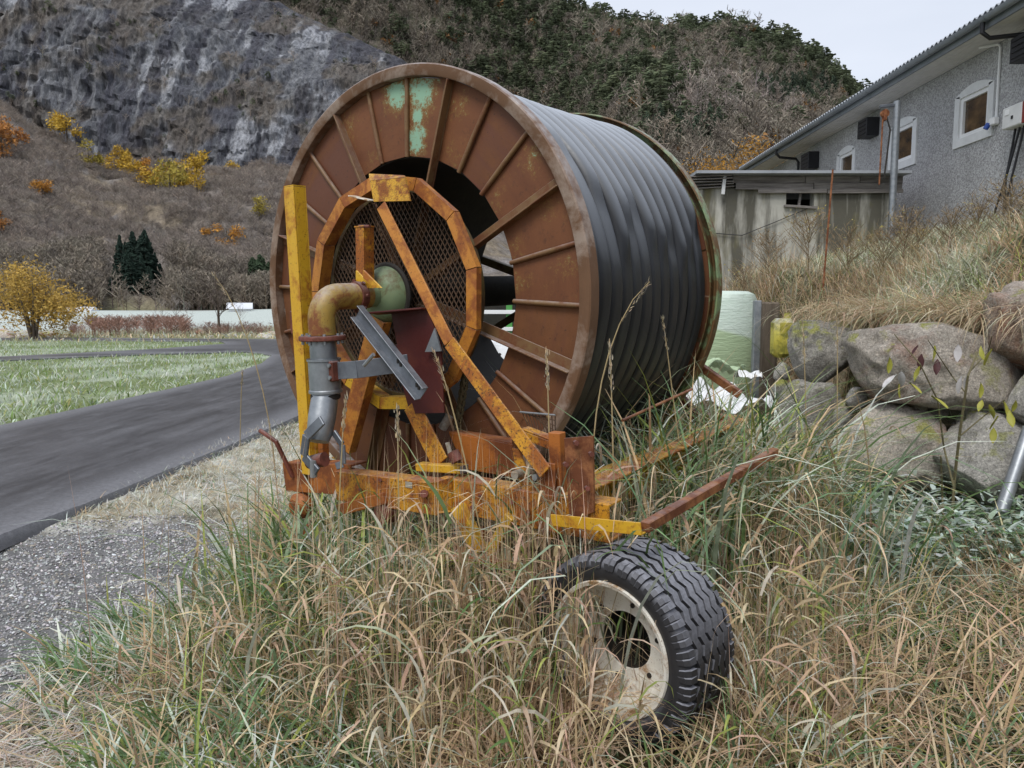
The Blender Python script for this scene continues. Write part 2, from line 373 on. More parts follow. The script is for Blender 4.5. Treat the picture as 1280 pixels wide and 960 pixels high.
near_v = sstep(-1.2, -2.0, GX) * (GY < 14) * (GX > -3.9)
gc = lerp(gc, (.40, .37, .28), near_v * sstep(-.8, .3, n1)); gc = lerp(gc, (.60, .61, .57), near_v * sstep(.0, .7, n2 + .5 * n1) * .8)
grv = sstep(1.12, .85, np.hypot((GX + 2.75) / 1.25, (GY - 4.4) / 1.6) + .12 * n2) * (GX > -3.8); gc = lerp(gc, (.17, .17, .172), grv)
lawn = (GX < -7) * (GY < 70); gc = lerp(gc, (.16, .20, .08), lawn * 1.); gc = lerp(gc, (.46, .51, .42), lawn * sstep(-.2, .5, n1 + .5 * n2) * .75)
far = sstep(38, 50, GY) * (GX < 4); gc = lerp(gc, (.20, .19, .11), far * 1.); gc = lerp(gc, (.48, .53, .50), sstep(60, 66, GY) * (GX < 30) * 1.)
gc = lerp(gc, (.17, .13, .08), sstep(105, 125, GY + 8 * n3))
bankm = (GX > 2.5) * (GY > 2); gc = lerp(gc, (.10, .085, .04), bankm * 1.); gc = lerp(gc, (.3, .31, .25), bankm * sstep(.1, .7, n2) * .5)
tg = NT('ground_soil'); at_ = tg.n('ShaderNodeAttribute', attribute_name='Col'); vv = tg.coord(False)
na = tg.noise(vv, 9, 8, .7); nb = tg.noise(vv, 70, 5, .7)
cc = tg.mix(1., at_.outputs['Color'], tg.ramp(na, [(.25, .55), (.75, 1.4)]), 'MULTIPLY'); cc = tg.mix(1., cc, tg.ramp(nb, [(.25, .6), (.75, 1.35)]), 'MULTIPLY')
tg.bump(tg.mix(.5, na, nb), .7, .03); tg.out(cc, .9, 0, .2)
g = raw('ground', np.stack([GX, GY, GZ], -1).reshape(-1, 3), GF, tg.m, gc.reshape(-1, 3), smooth=True); tag(g, kind='structure')

# ------------------------------------------------------------------ road
def mk_asphalt():
    t = NT('asphalt'); v = t.coord(False); vs1 = t.coord(False, (2.6, .5, 1)); vs2 = t.coord(False, (1.1, .16, 1))
    n = t.noise(v, 48, 8, .95); c = t.mix(t.ramp(n, [(.3, 0.), (.7, 1.)]), (.016, .0155, .018), (.072, .071, .076))
    fr = t.ramp(t.noise(vs1, 1.5, 9, .72, .3), [(.44, 0.), (.66, .9)]); f2 = t.ramp(t.noise(vs2, 2.2, 9, .72), [(.42, 0.), (.7, 1.)])
    at = t.n('ShaderNodeAttribute', attribute_name='Col'); sp = t.n('ShaderNodeSeparateColor'); t.l(at.outputs['Color'], sp.inputs[0])
    fz = t.math('MAXIMUM', t.math('MULTIPLY', t.math('MAXIMUM', fr, f2), .55), sp.outputs[0]); fz = t.math('MULTIPLY', fz, t.ramp(t.noise(v, 28, 8, .85), [(.3, .15), (.65, 1.)]))
    c = t.mix(t.math('MULTIPLY', fz, .52), c, (.50, .51, .555)); t.bump(n, .25, .004)
    return t.out(c, t.ramp(n, [(.3, .30), (.7, .5)]), 0, .5)
# strip of quads between the two edges, with a frost mask in the vertex colour
def resample(pts, n):
    pts = np.array(pts, float); d = np.r_[0, np.cumsum(np.linalg.norm(np.diff(pts, axis=0), axis=1))]; t = np.linspace(0, 1, n) * d[-1]
    return np.stack([np.interp(t, d, pts[:, k]) for k in (0, 1)], -1)
from mathutils.geometry import tessellate_polygon
bm = bmesh.new(); rv = [bm.verts.new((x, y, .045)) for x, y in ROAD]
for tri in tessellate_polygon([[Vector((x, y, 0)) for x, y in ROAD]]): bm.faces.new([rv[i] for i in tri])
for _ in range(2): bmesh.ops.subdivide_edges(bm, edges=[e for e in bm.edges if e.calc_length() > 1.2], cuts=1)
for x0 in np.arange(-9, -3, .25): bmesh.ops.bisect_plane(bm, geom=bm.verts[:] + bm.edges[:] + bm.faces[:], plane_co=(x0, 0, 0), plane_no=(1, 0, 0))
for y0 in np.arange(3, 34, 1.): bmesh.ops.bisect_plane(bm, geom=bm.verts[:] + bm.edges[:] + bm.faces[:], plane_co=(0, y0, 0), plane_no=(0, 1, 0))
bound = [e for e in bm.edges if e.is_boundary]; ret = bmesh.ops.extrude_edge_only(bm, edges=bound)
for q in ret['geom']:
    if isinstance(q, bmesh.types.BMVert): q.co.z -= .09
bmesh.ops.triangulate(bm, faces=bm.faces); bm.verts.index_update()
RV = np.array([q.co[:] for q in bm.verts]); RF = np.array([[q.index for q in fc.verts] for fc in bm.faces]); bm.free()
topm = RV[:, 2] > .02
edge_d = poly_dist(RV[:, :2], ROAD + ROAD[:1]); fz = np.where(topm, sstep(.7, .1, edge_d) * .8, 0)
RV[:, 0] += np.where(topm, 0, .05 * (RV[:, 0] > -5)); RV[:, 2] += np.where(topm, .0, 0)
RV[:, 0] += np.where(edge_d < .01, .018 * fbm2(RV[:, 0] * 9, RV[:, 1] * 9, 3, 2), 0)
tag(raw('road', RV, RF, mk_asphalt(), np.stack([fz] * 3, -1)), kind='structure')

# ------------------------------------------------------------------ hills, cliff
def surface(name, us, prof, mat, colf, disp, kind='structure', nt_=150):
    """us: X/Y ratios; prof(u)->list of (Y,z); a swept sheet with displacement disp(P,t)"""
    V = np.zeros((len(us), nt_, 3)); T = np.linspace(0, 1, nt_)
    for i, u in enumerate(us):
        pr = np.array(prof(u), float); d = np.r_[0, np.cumsum(np.linalg.norm(np.diff(pr, axis=0), axis=1))]; d /= d[-1]
        Y = np.interp(T, d, pr[:, 0]); z = np.interp(T, d, pr[:, 1]); V[i, :, 0] = u * Y; V[i, :, 1] = Y; V[i, :, 2] = z
    U_ = np.broadcast_to(np.asarray(us)[:, None], V.shape[:2]); T_ = np.broadcast_to(T[None], V.shape[:2])
    V = disp(V, U_, T_); nu = len(us); ix = np.arange(nu * nt_).reshape(nu, nt_)
    F = np.stack([ix[:-1, :-1], ix[1:, :-1], ix[1:, 1:], ix[:-1, 1:]], -1).reshape(-1, 4)
    C = colf(V, U_, T_)
    o = raw(name, V.reshape(-1, 3), F, mat, C.reshape(-1, 3), smooth=name != 'cliff'); tag(o, kind=kind)
    return V, U_, T_
def pxu(x): return (x - 640) / FPX
def zy(y, Y): return EYE + (HOR - y) / FPX * Y
us = np.linspace(pxu(-420), pxu(760), 260)
def slope_prof(u):
    x = 640 + u * FPX; yc = np.interp(x, [-420, -60, 0, 60, 130, 200, 340, 480, 600, 760], [20, 100, 128, 165, 203, 214, 216, 224, 250, 330])
    zc = zy(yc, 330); return [(112, -3), (118, .6), (150, 5), (200, .22 * zc), (260, .55 * zc), (330, zc), (350, zc * 1.02), (380, zc * .9)]
def dsp_slope(V, U_, T_):
    P = V / 26.; n = fbm(P, 5, 31, .55); e = sstep(0.02, .15, T_) ; V = V.copy(); V[..., 2] += (n * 4.5) * e; V[..., 1] += fbm(V / 40., 3, 37) * 6 * e; return V
def col_slope(V, U_, T_):
    n = fbm(V / 22., 5, 41, .6); n2_ = fbm(V / 7., 3, 43); c = np.ones(V.shape) * np.array((.17, .15, .135)); c = lerp(c, (.21, .175, .13), sstep(-.2, .6, n)); c = lerp(c, (.20, .19, .19), sstep(.35, .8, n2_ + .3 * n) * .7)
    c = lerp(c, (.15, .095, .04), sstep(.72, .86, T_ + .05 * n) * .6); c = lerp(c, (.25, .26, .14), sstep(.12, .05, T_) * sstep(.0, .5, n)); return c
def mk_hill(name, s1=.25, s2=1.5, stretch=(1, 1, 1), lo=.6, hi=1.45):
    t = NT(name); at = t.n('ShaderNodeAttribute', attribute_name='Col'); v = t.coord(False, stretch); a = t.noise(v, s1, 9, .7); b = t.noise(v, s2, 6, .7)
    c = t.mix(1., at.outputs['Color'], t.ramp(a, [(.3, lo), (.7, hi)]), 'MULTIPLY'); c = t.mix(1., c, t.ramp(b, [(.3, lo), (.7, hi)]), 'MULTIPLY'); t.bump(t.mix(.4, a, b), .8, 1.5); return t.out(c, .92, 0, .15)
SL = surface('scrub_slope', us, slope_prof, mk_hill('scrub_soil'), col_slope, dsp_slope)
# cliff
us = np.linspace(pxu(-460), pxu(800), 620)
def cliff_prof(u):
    x = 640 + u * FPX; yt = np.interp(x, [-460, 140, 220, 300, 400, 490, 600, 700, 800], [-330, -130, -60, 2, 42, 78, 150, 230, 330]); zt = zy(yt, 470)
    return [(352, 10), (362, 50), (372, .28 * zt + 20), (395, .55 * zt + 8), (425, .78 * zt), (450, .93 * zt), (470, zt), (520, zt * 1.06 + 4), (700, zt * 1.1)]
def dsp_cliff(V, U_, T_):
    V = V.copy(); X = V[..., 0]; Z = V[..., 2]
    big = fbm(np.stack([X / 60., Z / 80., V[..., 1] / 200.], -1), 3, 51); led = fbm(np.stack([X / 26. + Z / 60., Z / 15. - X / 40., X * 0], -1), 4, 53, .6)
    col = fbm(np.stack([X / 7., Z / 45., X * 0], -1), 4, 57, .6); rid = 1 - np.abs(fbm(np.stack([X / 34. + Z / 50, Z / 34. - X / 60., X * 0], -1), 3, 59))
    d = 9 * big + 7 * np.abs(led) + 4 * np.abs(col) - 6 * np.abs(fbm(np.stack([X / 9. + Z / 14, Z / 12. - X / 30., X * 0 + 5], -1), 4, 55, .6)) + 3 * rid * rid + 2.6 * fbm(np.stack([X / 2.6, Z / 9., X * 0 + 9], -1), 3, 58, .6)
    V[..., 1] -= d * sstep(0, .1, T_) * sstep(.98, .8, T_) * .42; V[..., 2] += 2 * led * sstep(.05, .2, T_); return V
def col_cliff(V, U_, T_):
    X = V[..., 0]; Z = V[..., 2]; c = np.ones(V.shape) * np.array((.096, .100, .113))
    col = fbm(np.stack([X / 3.6, Z / 34., X * 0], -1), 5, 61, .65); pat = fbm(np.stack([X / 34. - Z / 60., Z / 24. + X / 70, X * 0], -1), 4, 63, .6)
    n = fbm(np.stack([X / 18., Z / 18., X * 0 + 3], -1), 5, 65, .6)
    c = lerp(c, (.07, .069, .075), sstep(0, .6, n)); c = lerp(c, (.185, .19, .20), sstep(-.1, .7, col) * .6); c = lerp(c, (.06, .06, .074), sstep(.1, .7, -col) * .7)
    c = lerp(c, (.30, .31, .335), sstep(.3, .75, col + .7 * pat) * sstep(.12, .5, pat) * .75)
    led = fbm(np.stack([X / 30. + Z / 45., Z / 17. - X / 40., X * 0], -1), 4, 67, .6); c = lerp(c, (.125, .105, .08), sstep(.1, .6, led + .4 * n) * .5)
    c = lerp(c, (.11, .085, .045), sstep(.62, .74, T_) * .8); return c
CL = surface('cliff', us, cliff_prof, mk_hill('cliff_rock', .5, 3.0, (1, 1, .28), .45, 1.6), col_cliff, dsp_cliff, nt_=260)
# forested hill
us = np.linspace(pxu(150), pxu(1700), 230)
SKYX = [150, 300, 400, 480, 560, 640, 690, 720, 760, 800, 840, 870, 900, 930, 960, 990, 1010, 1040, 1068, 1110, 1180, 1300, 1500, 1700]
SKYY = [-330, -230, -160, -105, -62, -22, 8, 22, 35, 44, 49, 45, 44, 50, 58, 70, 83, 103, 126, 160, 205, 255, 310, 345]
def hill_prof(u):
    x = 640 + u * FPX; bk = float(sstep(800, 640, x)); y = np.interp(x, SKYX, SKYY) + 17; k = np.interp(x, [700, 1000, 1300], [640, 560, 480]); zc = zy(y, k)
    f0 = lambda Y: Y + bk * (490 + (Y - 120) * .24 - Y); return [(f0(120), -4), (f0(150), 2), (f0(200), .12 * zc), (f0(300), .36 * zc), (f0(420), .62 * zc), (f0(k * .9), .90 * zc), (k, zc), (k + 60, zc * .98), (k + 200, zc * .8)]
def dsp_hill(V, U_, T_):
    V = V.copy(); n = fbm(V / 70., 4, 71); V[..., 2] += n * 9 * sstep(.03, .3, T_) * sstep(.55, .35, T_); return V
def col_hill(V, U_, T_):
    n = fbm(V / 45., 4, 73); c = np.ones(V.shape) * np.array((.095, .09, .065)); return lerp(c, (.13, .115, .09), sstep(-.2, .4, n))
HL = surface('forest_hill', us, hill_prof, mk_hill('forest_floor'), col_hill, dsp_hill)

# ------------------------------------------------------------------ hose reel machine (local axes: x across the front, y along the drum axle, z up)
CC = np.array([-.605, 4.13, 1.747]); _az, _el = R(53.35), R(2.5)
AX = np.array([math.cos(_el) * math.cos(_az), math.cos(_el) * math.sin(_az), math.sin(_el)])
UX = np.cross(AX, [0, 0, 1]); UX /= np.linalg.norm(UX); VX = np.cross(UX, AX); BASE = 1.72
mw = Matrix.Identity(4)
for i in range(3): mw[i][0] = UX[i]; mw[i][1] = AX[i]; mw[i][2] = VX[i]; mw[i][3] = (CC - VX * BASE)[i]
reel = thing('hose_reel_trailer', 'big rusty irrigation hose reel with black hose wound on its drum and a yellow frame', 'hose reel', mat=mw)
OFF = (0, 0, BASE)
def L(x, y, a):
    P = at_plane(x, y, CC + a * AX, AX) - CC; return Vector((P @ UX, a, P @ VX))
def put(mb, name, mat, parent=None): return mb.build(name, mat if not isinstance(mat, str) else M[mat], parent or reel, OFF)
DW = 1.62                                      # width of the drum
def flange(y0, sgn, rimm, mats, spokem, ang0=26.5):
    y = lambda a: y0 + sgn * a
    rim = put(MB().lathe([(1.138, y(.004)), (1.144, y(0)), (1.193, y(0)), (1.2, y(.006)), (1.2, y(.078)), (1.192, y(.082)), (1.186, y(.075)), (1.186, y(.012)), (1.146, y(.012)), (1.146, y(.062)), (1.138, y(.062))], 'y', 144, True), 'rim', rimm)
    # panel mesh: canonical wedge along +x, then turned about the axle
    h = R(7.5); ri, ro = .742, 1.142
    mb = MB(); ci, co = math.cos(h) * ri, math.cos(h) * ro; si, so = math.sin(h) * ri, math.sin(h) * ro
    nU, nW = 4, 3; vs_ = []
    for i in range(nU + 1):
        for j in range(nW + 1):
            t = i / nU; x = ci + (co - ci) * t; hw = si + (so - si) * t; q = j / nW * 2 - 1
            vs_.append((x, -.007 * math.cos(q * PI / 2) * math.sin(t * PI), q * hw * .992))
    fs = [(i * (nW + 1) + j, (i + 1) * (nW + 1) + j, (i + 1) * (nW + 1) + j + 1, i * (nW + 1) + j + 1) for i in range(nU) for j in range(nW)]
    mb.add(vs_, fs, True); o = len(mb.v); mb.add([(a, b + .005, c) for a, b, c in vs_], fs, True)
    pm = mb.mesh('panel'); pm.materials.append(M['panel'])
    rb = MB().tube([(.735, 0, 0), (.93, -.003, 0), (1.137, 0, 0)], [.012, .013, .012], 8).mesh('rib'); rb.materials.append(M['spoke'])
    sp = MB().angle((.10, -.010, 0), (1.136, -.010, 0), .058, .048, .008, (0, 1, 0), -1).mesh('spoke'); sp.materials.append(spokem)
    for k in range(24):
        a = R(ang0 + 15 * k); m4 = Matrix.Translation((0, y(.052), BASE)) @ Matrix.Rotation(-a - R(7.5), 4, 'Y') @ Matrix.Rotation(random.uniform(-.006, .006), 4, 'Z')
        mm = mats.get(k, None); inst(pm, 'panel', reel, m4, mm)
        m4 = Matrix.Translation((0, y(.040), BASE)) @ Matrix.Rotation(-a + random.uniform(-.006, .006), 4, 'Y')
        if k % 3 == 0: inst(sp, 'spoke', reel, Matrix.Translation((0, y(.034), BASE)) @ Matrix.Rotation(-a, 4, 'Y') @ Matrix.Scale(sgn, 4, (0, 1, 0)))
        else: inst(rb, 'rib', reel, m4)
    return rim
flange(0, 1, M['rim'], {3: M['panel_green_a'], 4: M['panel_green_b'], 5: M['panel_lichen'], 0: M['panel_lichen'], 23: M['panel_lichen'], 22: M['panel_lichen'], 2: M['panel_lichen']}, M['spoke'])
flange(DW, -1, M['rear_rim'], {}, M['spoke_olive'])
put(MB().lathe([(.742, .06), (.742, DW - .06), (.732, DW - .06), (.732, .06)], 'y', 96, True), 'drum_barrel', 'dark_steel')
put(MB().lathe([(.0, -.12), (.095, -.12), (.095, DW + .1), (.0, DW + .1)], 'y', 32), 'axle', 'dark_steel')
# hose: one winding after the other
NC = 12; cw = (DW - .19) / NC; seedc = np.random.default_rng(5)
ends = [50, 40, 26, 10, 20, 24, 14, 12, 16, 8, 12, 20]
for k in range(NC):
    yc = .095 + cw * (k + .5); na_, npf = 180, 14; vs_ = []; fs = []
    e0 = ends[k]; e1 = 150 + seedc.uniform(-20, 25); mid = abs((k + .5) / NC - .5) * 2; R0 = 1.092 + .022 * mid ** 2; ph = seedc.uniform(0, 6)
    for i in range(na_):
        ad = 360 * i / na_; a = R(ad); dd = ad if ad < 270 else ad - 360
        full = float(sstep(e0 - 6, e0 + 5, dd) * (1 - sstep(e1 - 5, e1 + 5, dd)))
        wob = .006 * math.sin(a * 5 + .4 * k) + .003 * math.sin(a * 11 + .8 * k) + .002 * math.sin(a * 7 + ph)
        for j in range(npf + 1):
            s_ = j / npf * 2 - 1; prof = math.sqrt(max(0., 1 - min(1., abs(s_) * 1.10) ** 2.4)); flat = .012 * (1 - abs(s_) ** 5)
            r = R0 + wob + full * (.056 * prof - .012 * (abs(s_) > .88)) + (1 - full) * (flat + .012)
            vs_.append((r * math.cos(a), yc + s_ * cw * .5, r * math.sin(a)))
    for i in range(na_):
        i2 = (i + 1) % na_
        for j in range(npf): fs.append((i * (npf + 1) + j, i2 * (npf + 1) + j, i2 * (npf + 1) + j + 1, i * (npf + 1) + j + 1))
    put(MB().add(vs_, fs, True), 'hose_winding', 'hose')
put(MB().lathe([(1.05, .085), (1.05, DW - .085)], 'y', 96), 'hose_underlayer', 'dark_steel')
# expanded mesh disc in the middle
mb = MB(); rd = .555
for sg in (1, -1):
    for q in np.arange(-rd, rd, .027):
        hl = math.sqrt(max(0, rd * rd - q * q)); d = Vector((math.cos(R(57)), 0, sg * math.sin(R(57)))); nrm = Vector((-d.z, 0, d.x)); c = nrm * q + Vector((0, .004 * sg - .012, 0))
        if hl > .03: mb.bar(c - d * hl, c + d * hl, .006, .003, (0, 1, 0), 0)
tag(put(mb, 'mesh_disc', 'mesh'), kind='stuff')
put(MB().lathe([(.55, -.02), (.575, -.02), (.575, .012), (.55, .012)], 'y', 64, True), 'mesh_disc_rim', 'spoke_olive')
# orange polygon ring, 13 segments
N13 = 13; yr = -.115
for k in range(N13):
    a0, a1 = R(11.3 + 360 / N13 * k), R(11.3 + 360 / N13 * (k + 1)); p = lambda r, a, y: (r * math.cos(a), y, r * math.sin(a))
    ga = .004; q0, q1 = a0 + ga, a1 - ga; mb = MB(); ro, ri, th = .640, .572, .007
    mb.prism([p(ro, q0, yr), p(ro, q1, yr), p(ri, q1, yr), p(ri, q0, yr)], (0, th, 0))
    mb.prism([p(ri + th, q0, yr + th + .0015), p(ri + th, q1, yr + th + .0015), p(ri, q1, yr + th + .0015), p(ri, q0, yr + th + .0015)], (0, .072, 0))
    mb.prism([p(ro, q0, yr + th + .0015), p(ro, q1, yr + th + .0015), p(ro - th, q1, yr + th + .0015), p(ro - th, q0, yr + th + .0015)], (0, .03, 0))
    put(mb, 'ring_segment', 'yellow' if k in (8, 9) else 'orange')
# hub: green dome, collar, bolts
put(MB().lathe([(.17, -.10), (.175, -.115), (.165, -.125), (.10, -.125)], 'y', 48), 'hub_collar', 'dark_steel')
put(MB().lathe([(.155, -.11), (.152, -.13), (.138, -.165), (.112, -.192), (.08, -.21), (.062, -.215), (.062, -.27)], 'y', 48), 'hub_dome', 'hub_green')
# water pipe and elbow
el = [(0, -.26, 0), (0, -.36, 0), (0, -.455, 0)] + [(0, -.455 - .11 * math.sin(t), -.11 + .11 * math.cos(t)) for t in np.linspace(.15, PI / 2, 9)] + [(0, -.565, -.15), (0, -.565, -.185)]
pipe = put(MB().tube(el, .066, 24), 'inlet_pipe', 'pipe_yellow')
put(MB().lathe([(.066, -.30), (.073, -.302), (.075, -.325), (.073, -.345), (.066, -.348)], 'y', 32), 'pipe_clamp', 'red_rust', pipe)
for q in range(7):
    a = q * .9; put(MB().tube([(.073 * math.cos(a), -.325, .073 * math.sin(a)), (.087 * math.cos(a), -.325, .087 * math.sin(a))], .010, 6), 'bolt', 'red_rust', pipe)
zf = -.20
fl = put(MB().lathe([(.0, zf + .012), (.112, zf + .012), (.115, zf + .006), (.115, zf - .008), (.110, zf - .012), (0, zf - .012)], 'z', 40, c=(0, -.565, 0)), 'flange', 'red_rust')
for q in range(8):
    a = q * PI / 4 + .2; put(MB().tube([(.095 * math.cos(a), -.565 + .095 * math.sin(a), zf + .022), (.095 * math.cos(a), -.565 + .095 * math.sin(a), zf - .03)], .008, 6), 'flange_bolt', 'galv', fl)
put(MB().lathe([(.062, zf - .012), (.066, zf - .05), (.066, zf - .19), (.060, zf - .2)], 'z', 32, c=(0, -.565, 0)), 'pipe_stub', 'galv')
cp = put(MB().lathe([(.0, -.305), (.080, -.305), (.084, -.302), (.084, -.312), (.078, -.316), (.078, -.455), (.083, -.46), (.083, -.472), (.070, -.474), (0, -.474)], 'z', 36, c=(0, -.565, 0)), 'coupling_sleeve', 'galv')
put(MB().box((.085, -.575, -.36), (.03, .05, .10), None, .006), 'clamp_block', 'red_rust', cp)
for zz in (-.33, -.39): put(MB().tube([(.085, -.61, zz), (.085, -.53, zz)], .010, 8), 'bolt', 'galv', cp)
# tapering outlet pipe leaning forward with its hook coupling
p0, p1 = Vector((0, -.565, -.47)), L(398, 552, -.66)
ot = put(MB().tube([p0 + (p1 - p0) * t for t in (0, .03, .06, .5, .85, 1)], [.068, .072, .066, .068, .062, .05], 28), 'outlet_pipe', 'galv')
put(MB().lathe([(.070, -.478), (.074, -.485), (.074, -.50), (.070, -.505)], 'z', 32, c=(0, -.568, 0)), 'rubber_seal', 'dark_steel', ot)
for pts, wd in (([L(403, 525, -.72), L(383, 545, -.74), L(380, 570, -.73), L(397, 590, -.72)], .05), ([L(417, 540, -.60), L(428, 556, -.60), L(429, 580, -.61), L(420, 583, -.63)], .035)):
    mb = MB()
    for a, b in zip(pts[:-1], pts[1:]): mb.bar(a, b, wd, .014, (0, 1, 0), .004)
    put(mb, 'hook', 'galv_dark', ot)
put(MB().tube([L(386, 578, -.70), L(406, 574, -.68)], [.032, .036], 12), 'coupling_ring', 'red_rust', ot)
put(MB().tube([L(392, 575, -.72), L(392, 596, -.72)], .018, 10), 'coupling_pin', 'galv', ot)
# side clamp arm from the sleeve
mb = MB(); mb.bar((.085, -.565, -.36), (.20, -.53, -.352), .008, .085, (0, 0, 1)).bar((.20, -.53, -.352), (.37, -.35, -.33), .008, .085, (0, 0, 1)); ca = put(mb, 'clamp_arm', 'galv_dark')
put(MB().tube([L(455, 457, -.56), L(467, 443, -.56)], .010, 8), 'bolt', 'galv', ca)
# tall yellow post on the left
def postbox(p0, p1, wx, wy, mat, name, cap=True):
    return put(MB().bar(p0, p1, wx, wy, (0, 1, 0), .008), name, mat)
pt, pb = Vector((-.425, -.35, .585)), Vector((-.425, -.35, -.99))
mb = MB(); mb.bar(pt + Vector((0, -.035, 0)), pb + Vector((0, -.035, 0)), .084, .01, (0, 1, 0), .002)
mb.bar(pt + Vector((-.0375, .0025, 0)), pb + Vector((-.0375, .0025, 0)), .009, .064, (0, 1, 0), .002).bar(pt + Vector((.0375, .0025, 0)), pb + Vector((.0375, .0025, 0)), .009, .064, (0, 1, 0), .002)
mb.bar(pt + Vector((0, .0395, 0)), pb + Vector((0, .0395, 0)), .084, .008, (0, 1, 0), .002).box(pt + Vector((0, .002, .005)), (.084, .08, .006))
post = put(mb, 'post', 'yellow')
put(MB().box((-.50, -.31, -.14), (.03, .12, .13), None, .006), 'post_bracket', 'red_rust', post)
mb = MB()
for q in range(5): mb.bar((-.575 + q * .013, -.30, -.21), (-.575 + q * .013, -.30, -.07), .005, .004, (0, 1, 0), 0)
for q in range(8): mb.bar((-.58, -.297, -.205 + q * .019), (-.515, -.297, -.205 + q * .019), .004, .004, (0, 1, 0), 0)
tag(put(mb, 'grating', 'red_rust', post), kind='stuff')
mb = MB().bar((-.358, -.315, .05 - .55), (-.358, -.315, -.98), .04, .05, (0, 1, 0), .004); put(mb, 'post_stiffener', 'yellow_rust', post)
# crowning plate
tp = put(MB().prism([L(462, 226, -.20), L(467, 252, -.22), L(512, 251, -.22), L(506, 222, -.20)], (0, .012, 0)).prism([L(461, 217, -.17), L(462, 225.5, -.20), L(506, 221.5, -.20), L(504, 219, -.17)], (0, .010, .0)), 'top_plate', 'yellow_speck')
put(MB().bar(L(440, 245, -.16), L(466, 251, -.19), .05, .006, (0, 0, 1), .001), 'top_flat', 'white_paint', tp)
# diagonal brace (angle iron) and its lower stretch
d0, d1, d2 = L(481, 258, -.20), L(566, 428, -.25), L(686, 590, -.34)
b1 = put(MB().angle(d0, d1, .062, .055, .010, (0, -1, .2), 1), 'brace', 'orange'); put(MB().angle(d1 + (d2 - d1) * .004, d2, .070, .055, .010, (0, -1, .2), 1), 'brace', 'yellow_rust')
# short upright with gussets over the pipe
u0, u1 = L(450, 284, -.30), L(451, 360, -.30)
up_ = put(MB().bar(u0 + Vector((0, 0, 0)), u1, .062, .008, (0, 1, 0), .001).bar(u0 + Vector((-.027, .036, 0)), u1 + Vector((-.027, .036, 0)), .008, .062, (0, 1, 0), .001).bar(u0 + Vector((.027, .036, 0)), u1 + Vector((.027, .036, 0)), .008, .062, (0, 1, 0), .001).box(u0 + Vector((0, .03, .004)), (.07, .075, .007)), 'upright', 'yellow_rust')
for dx in (-.02, .035): put(MB().prism([L(448, 338, -.31) + Vector((dx, 0, 0)), L(448, 360, -.31) + Vector((dx, 0, 0)), L(470, 360, -.31) + Vector((dx, 0, 0))], (.006, .006, 0)), 'gusset', 'yellow', up_)
put(MB().tube([L(449, 283, -.30), L(462, 283, -.30)], .008, 8), 'bolt', 'red_rust', up_)
# maroon guard plate, grey corner, galvanised channel
gpl = put(MB().prism([L(489, 392, -.26), L(534, 386, -.26), L(551, 430, -.26), L(555, 516, -.26), L(519, 517, -.26), L(502, 460, -.26)], (0, .008, 0)).bar(L(466, 392, -.33), L(534, 386, -.262), .11, .008, (0, .1, 1), .001), 'guard_plate', 'maroon')
put(MB().prism([L(543, 410, -.29), L(531, 440, -.29), L(551, 439, -.29)], (0, .01, 0)), 'corner_plate', 'galv', gpl)
c0, c1 = L(449, 389, -.44), L(530, 492, -.44); mb = MB(); dch = (c1 - c0).normalized(); sdv = dch.cross(Vector((0, 1, 0))).normalized()
mb.bar(c0, c1, .074, .005, (0, 1, 0), .001)
for sg in (-1, 1): mb.bar(c0 + sdv * sg * .0375 + Vector((0, -.017, 0)), c1 + sdv * sg * .0375 + Vector((0, -.017, 0)), .005, .04, (0, 1, 0), .001)
chn = put(mb, 'channel', 'galv_dark')
for t in (.62, .66, .9, .93): put(MB().box(c0 + (c1 - c0) * t + Vector((0, -.004, 0)), (.014, .003, .02), None), 'slot', 'dark_steel', chn)
# legs of the front stand
put(MB().angle(L(476, 398, -.16), L(433, 560, -.16), .115, .05, .010, (0, -1, 0), -1), 'leg', 'orange')
put(MB().bar(L(500, 430, -.20), L(522, 512, -.20), .07, .06, (0, 1, 0), .004), 'leg_upper', 'maroon')
put(MB().angle(L(519, 505, -.21), L(556, 578, -.24), .115, .06, .010, (0, -1, 0), 1), 'leg', 'yellow_rust')
ft = put(MB().bar(L(524, 583, -.28), L(579, 586, -.28), .06, .04, (0, 0, 1), .004), 'foot_beam', 'yellow')
put(MB().box(L(580, 586, -.28) + Vector((.002, 0, 0)), (.006, .055, .036)), 'end_cap', 'galv', ft)
put(MB().bar(L(559, 553, -.32), L(566, 578, -.32), .022, .012, (0, 1, 0), .002), 'lever', 'plate', ft)
put(MB().tube([L(566, 565, -.33), L(572, 577, -.33)], .03, 10), 'bolt_head', 'red_rust', ft)
put(MB().tube([L(553, 536, -.12), L(562, 520, -.10)], .024, 10), 'shaft_end', 'plate')
# the chain in front of the drum
for q in range(16):
    t = q / 15; p = L(583 - 12 * t, 462 + 76 * t, -.02)
    ring = [Vector((math.cos(w_) * .017, 0, math.sin(w_) * .03)) for w_ in np.linspace(0, 2 * PI, 9)]
    rot = Matrix.Rotation(PI / 2 * (q % 2) + .4, 3, 'Z'); put(MB().tube([p + rot @ v_ for v_ in ring], .007, 5, False), 'chain_link', 'chain')
# rust box beam behind the front beam
put(MB().prism([L(561, 541, -.14), L(640, 556, -.14), L(648, 598, -.14), L(581, 586, -.14)], (0, .01, 0)).prism([L(561, 541, -.13), L(640, 556, -.13), L(640, 549, .0), L(575, 539, .0)], (0, 0, .008)), 'cross_box', 'orange_rust')
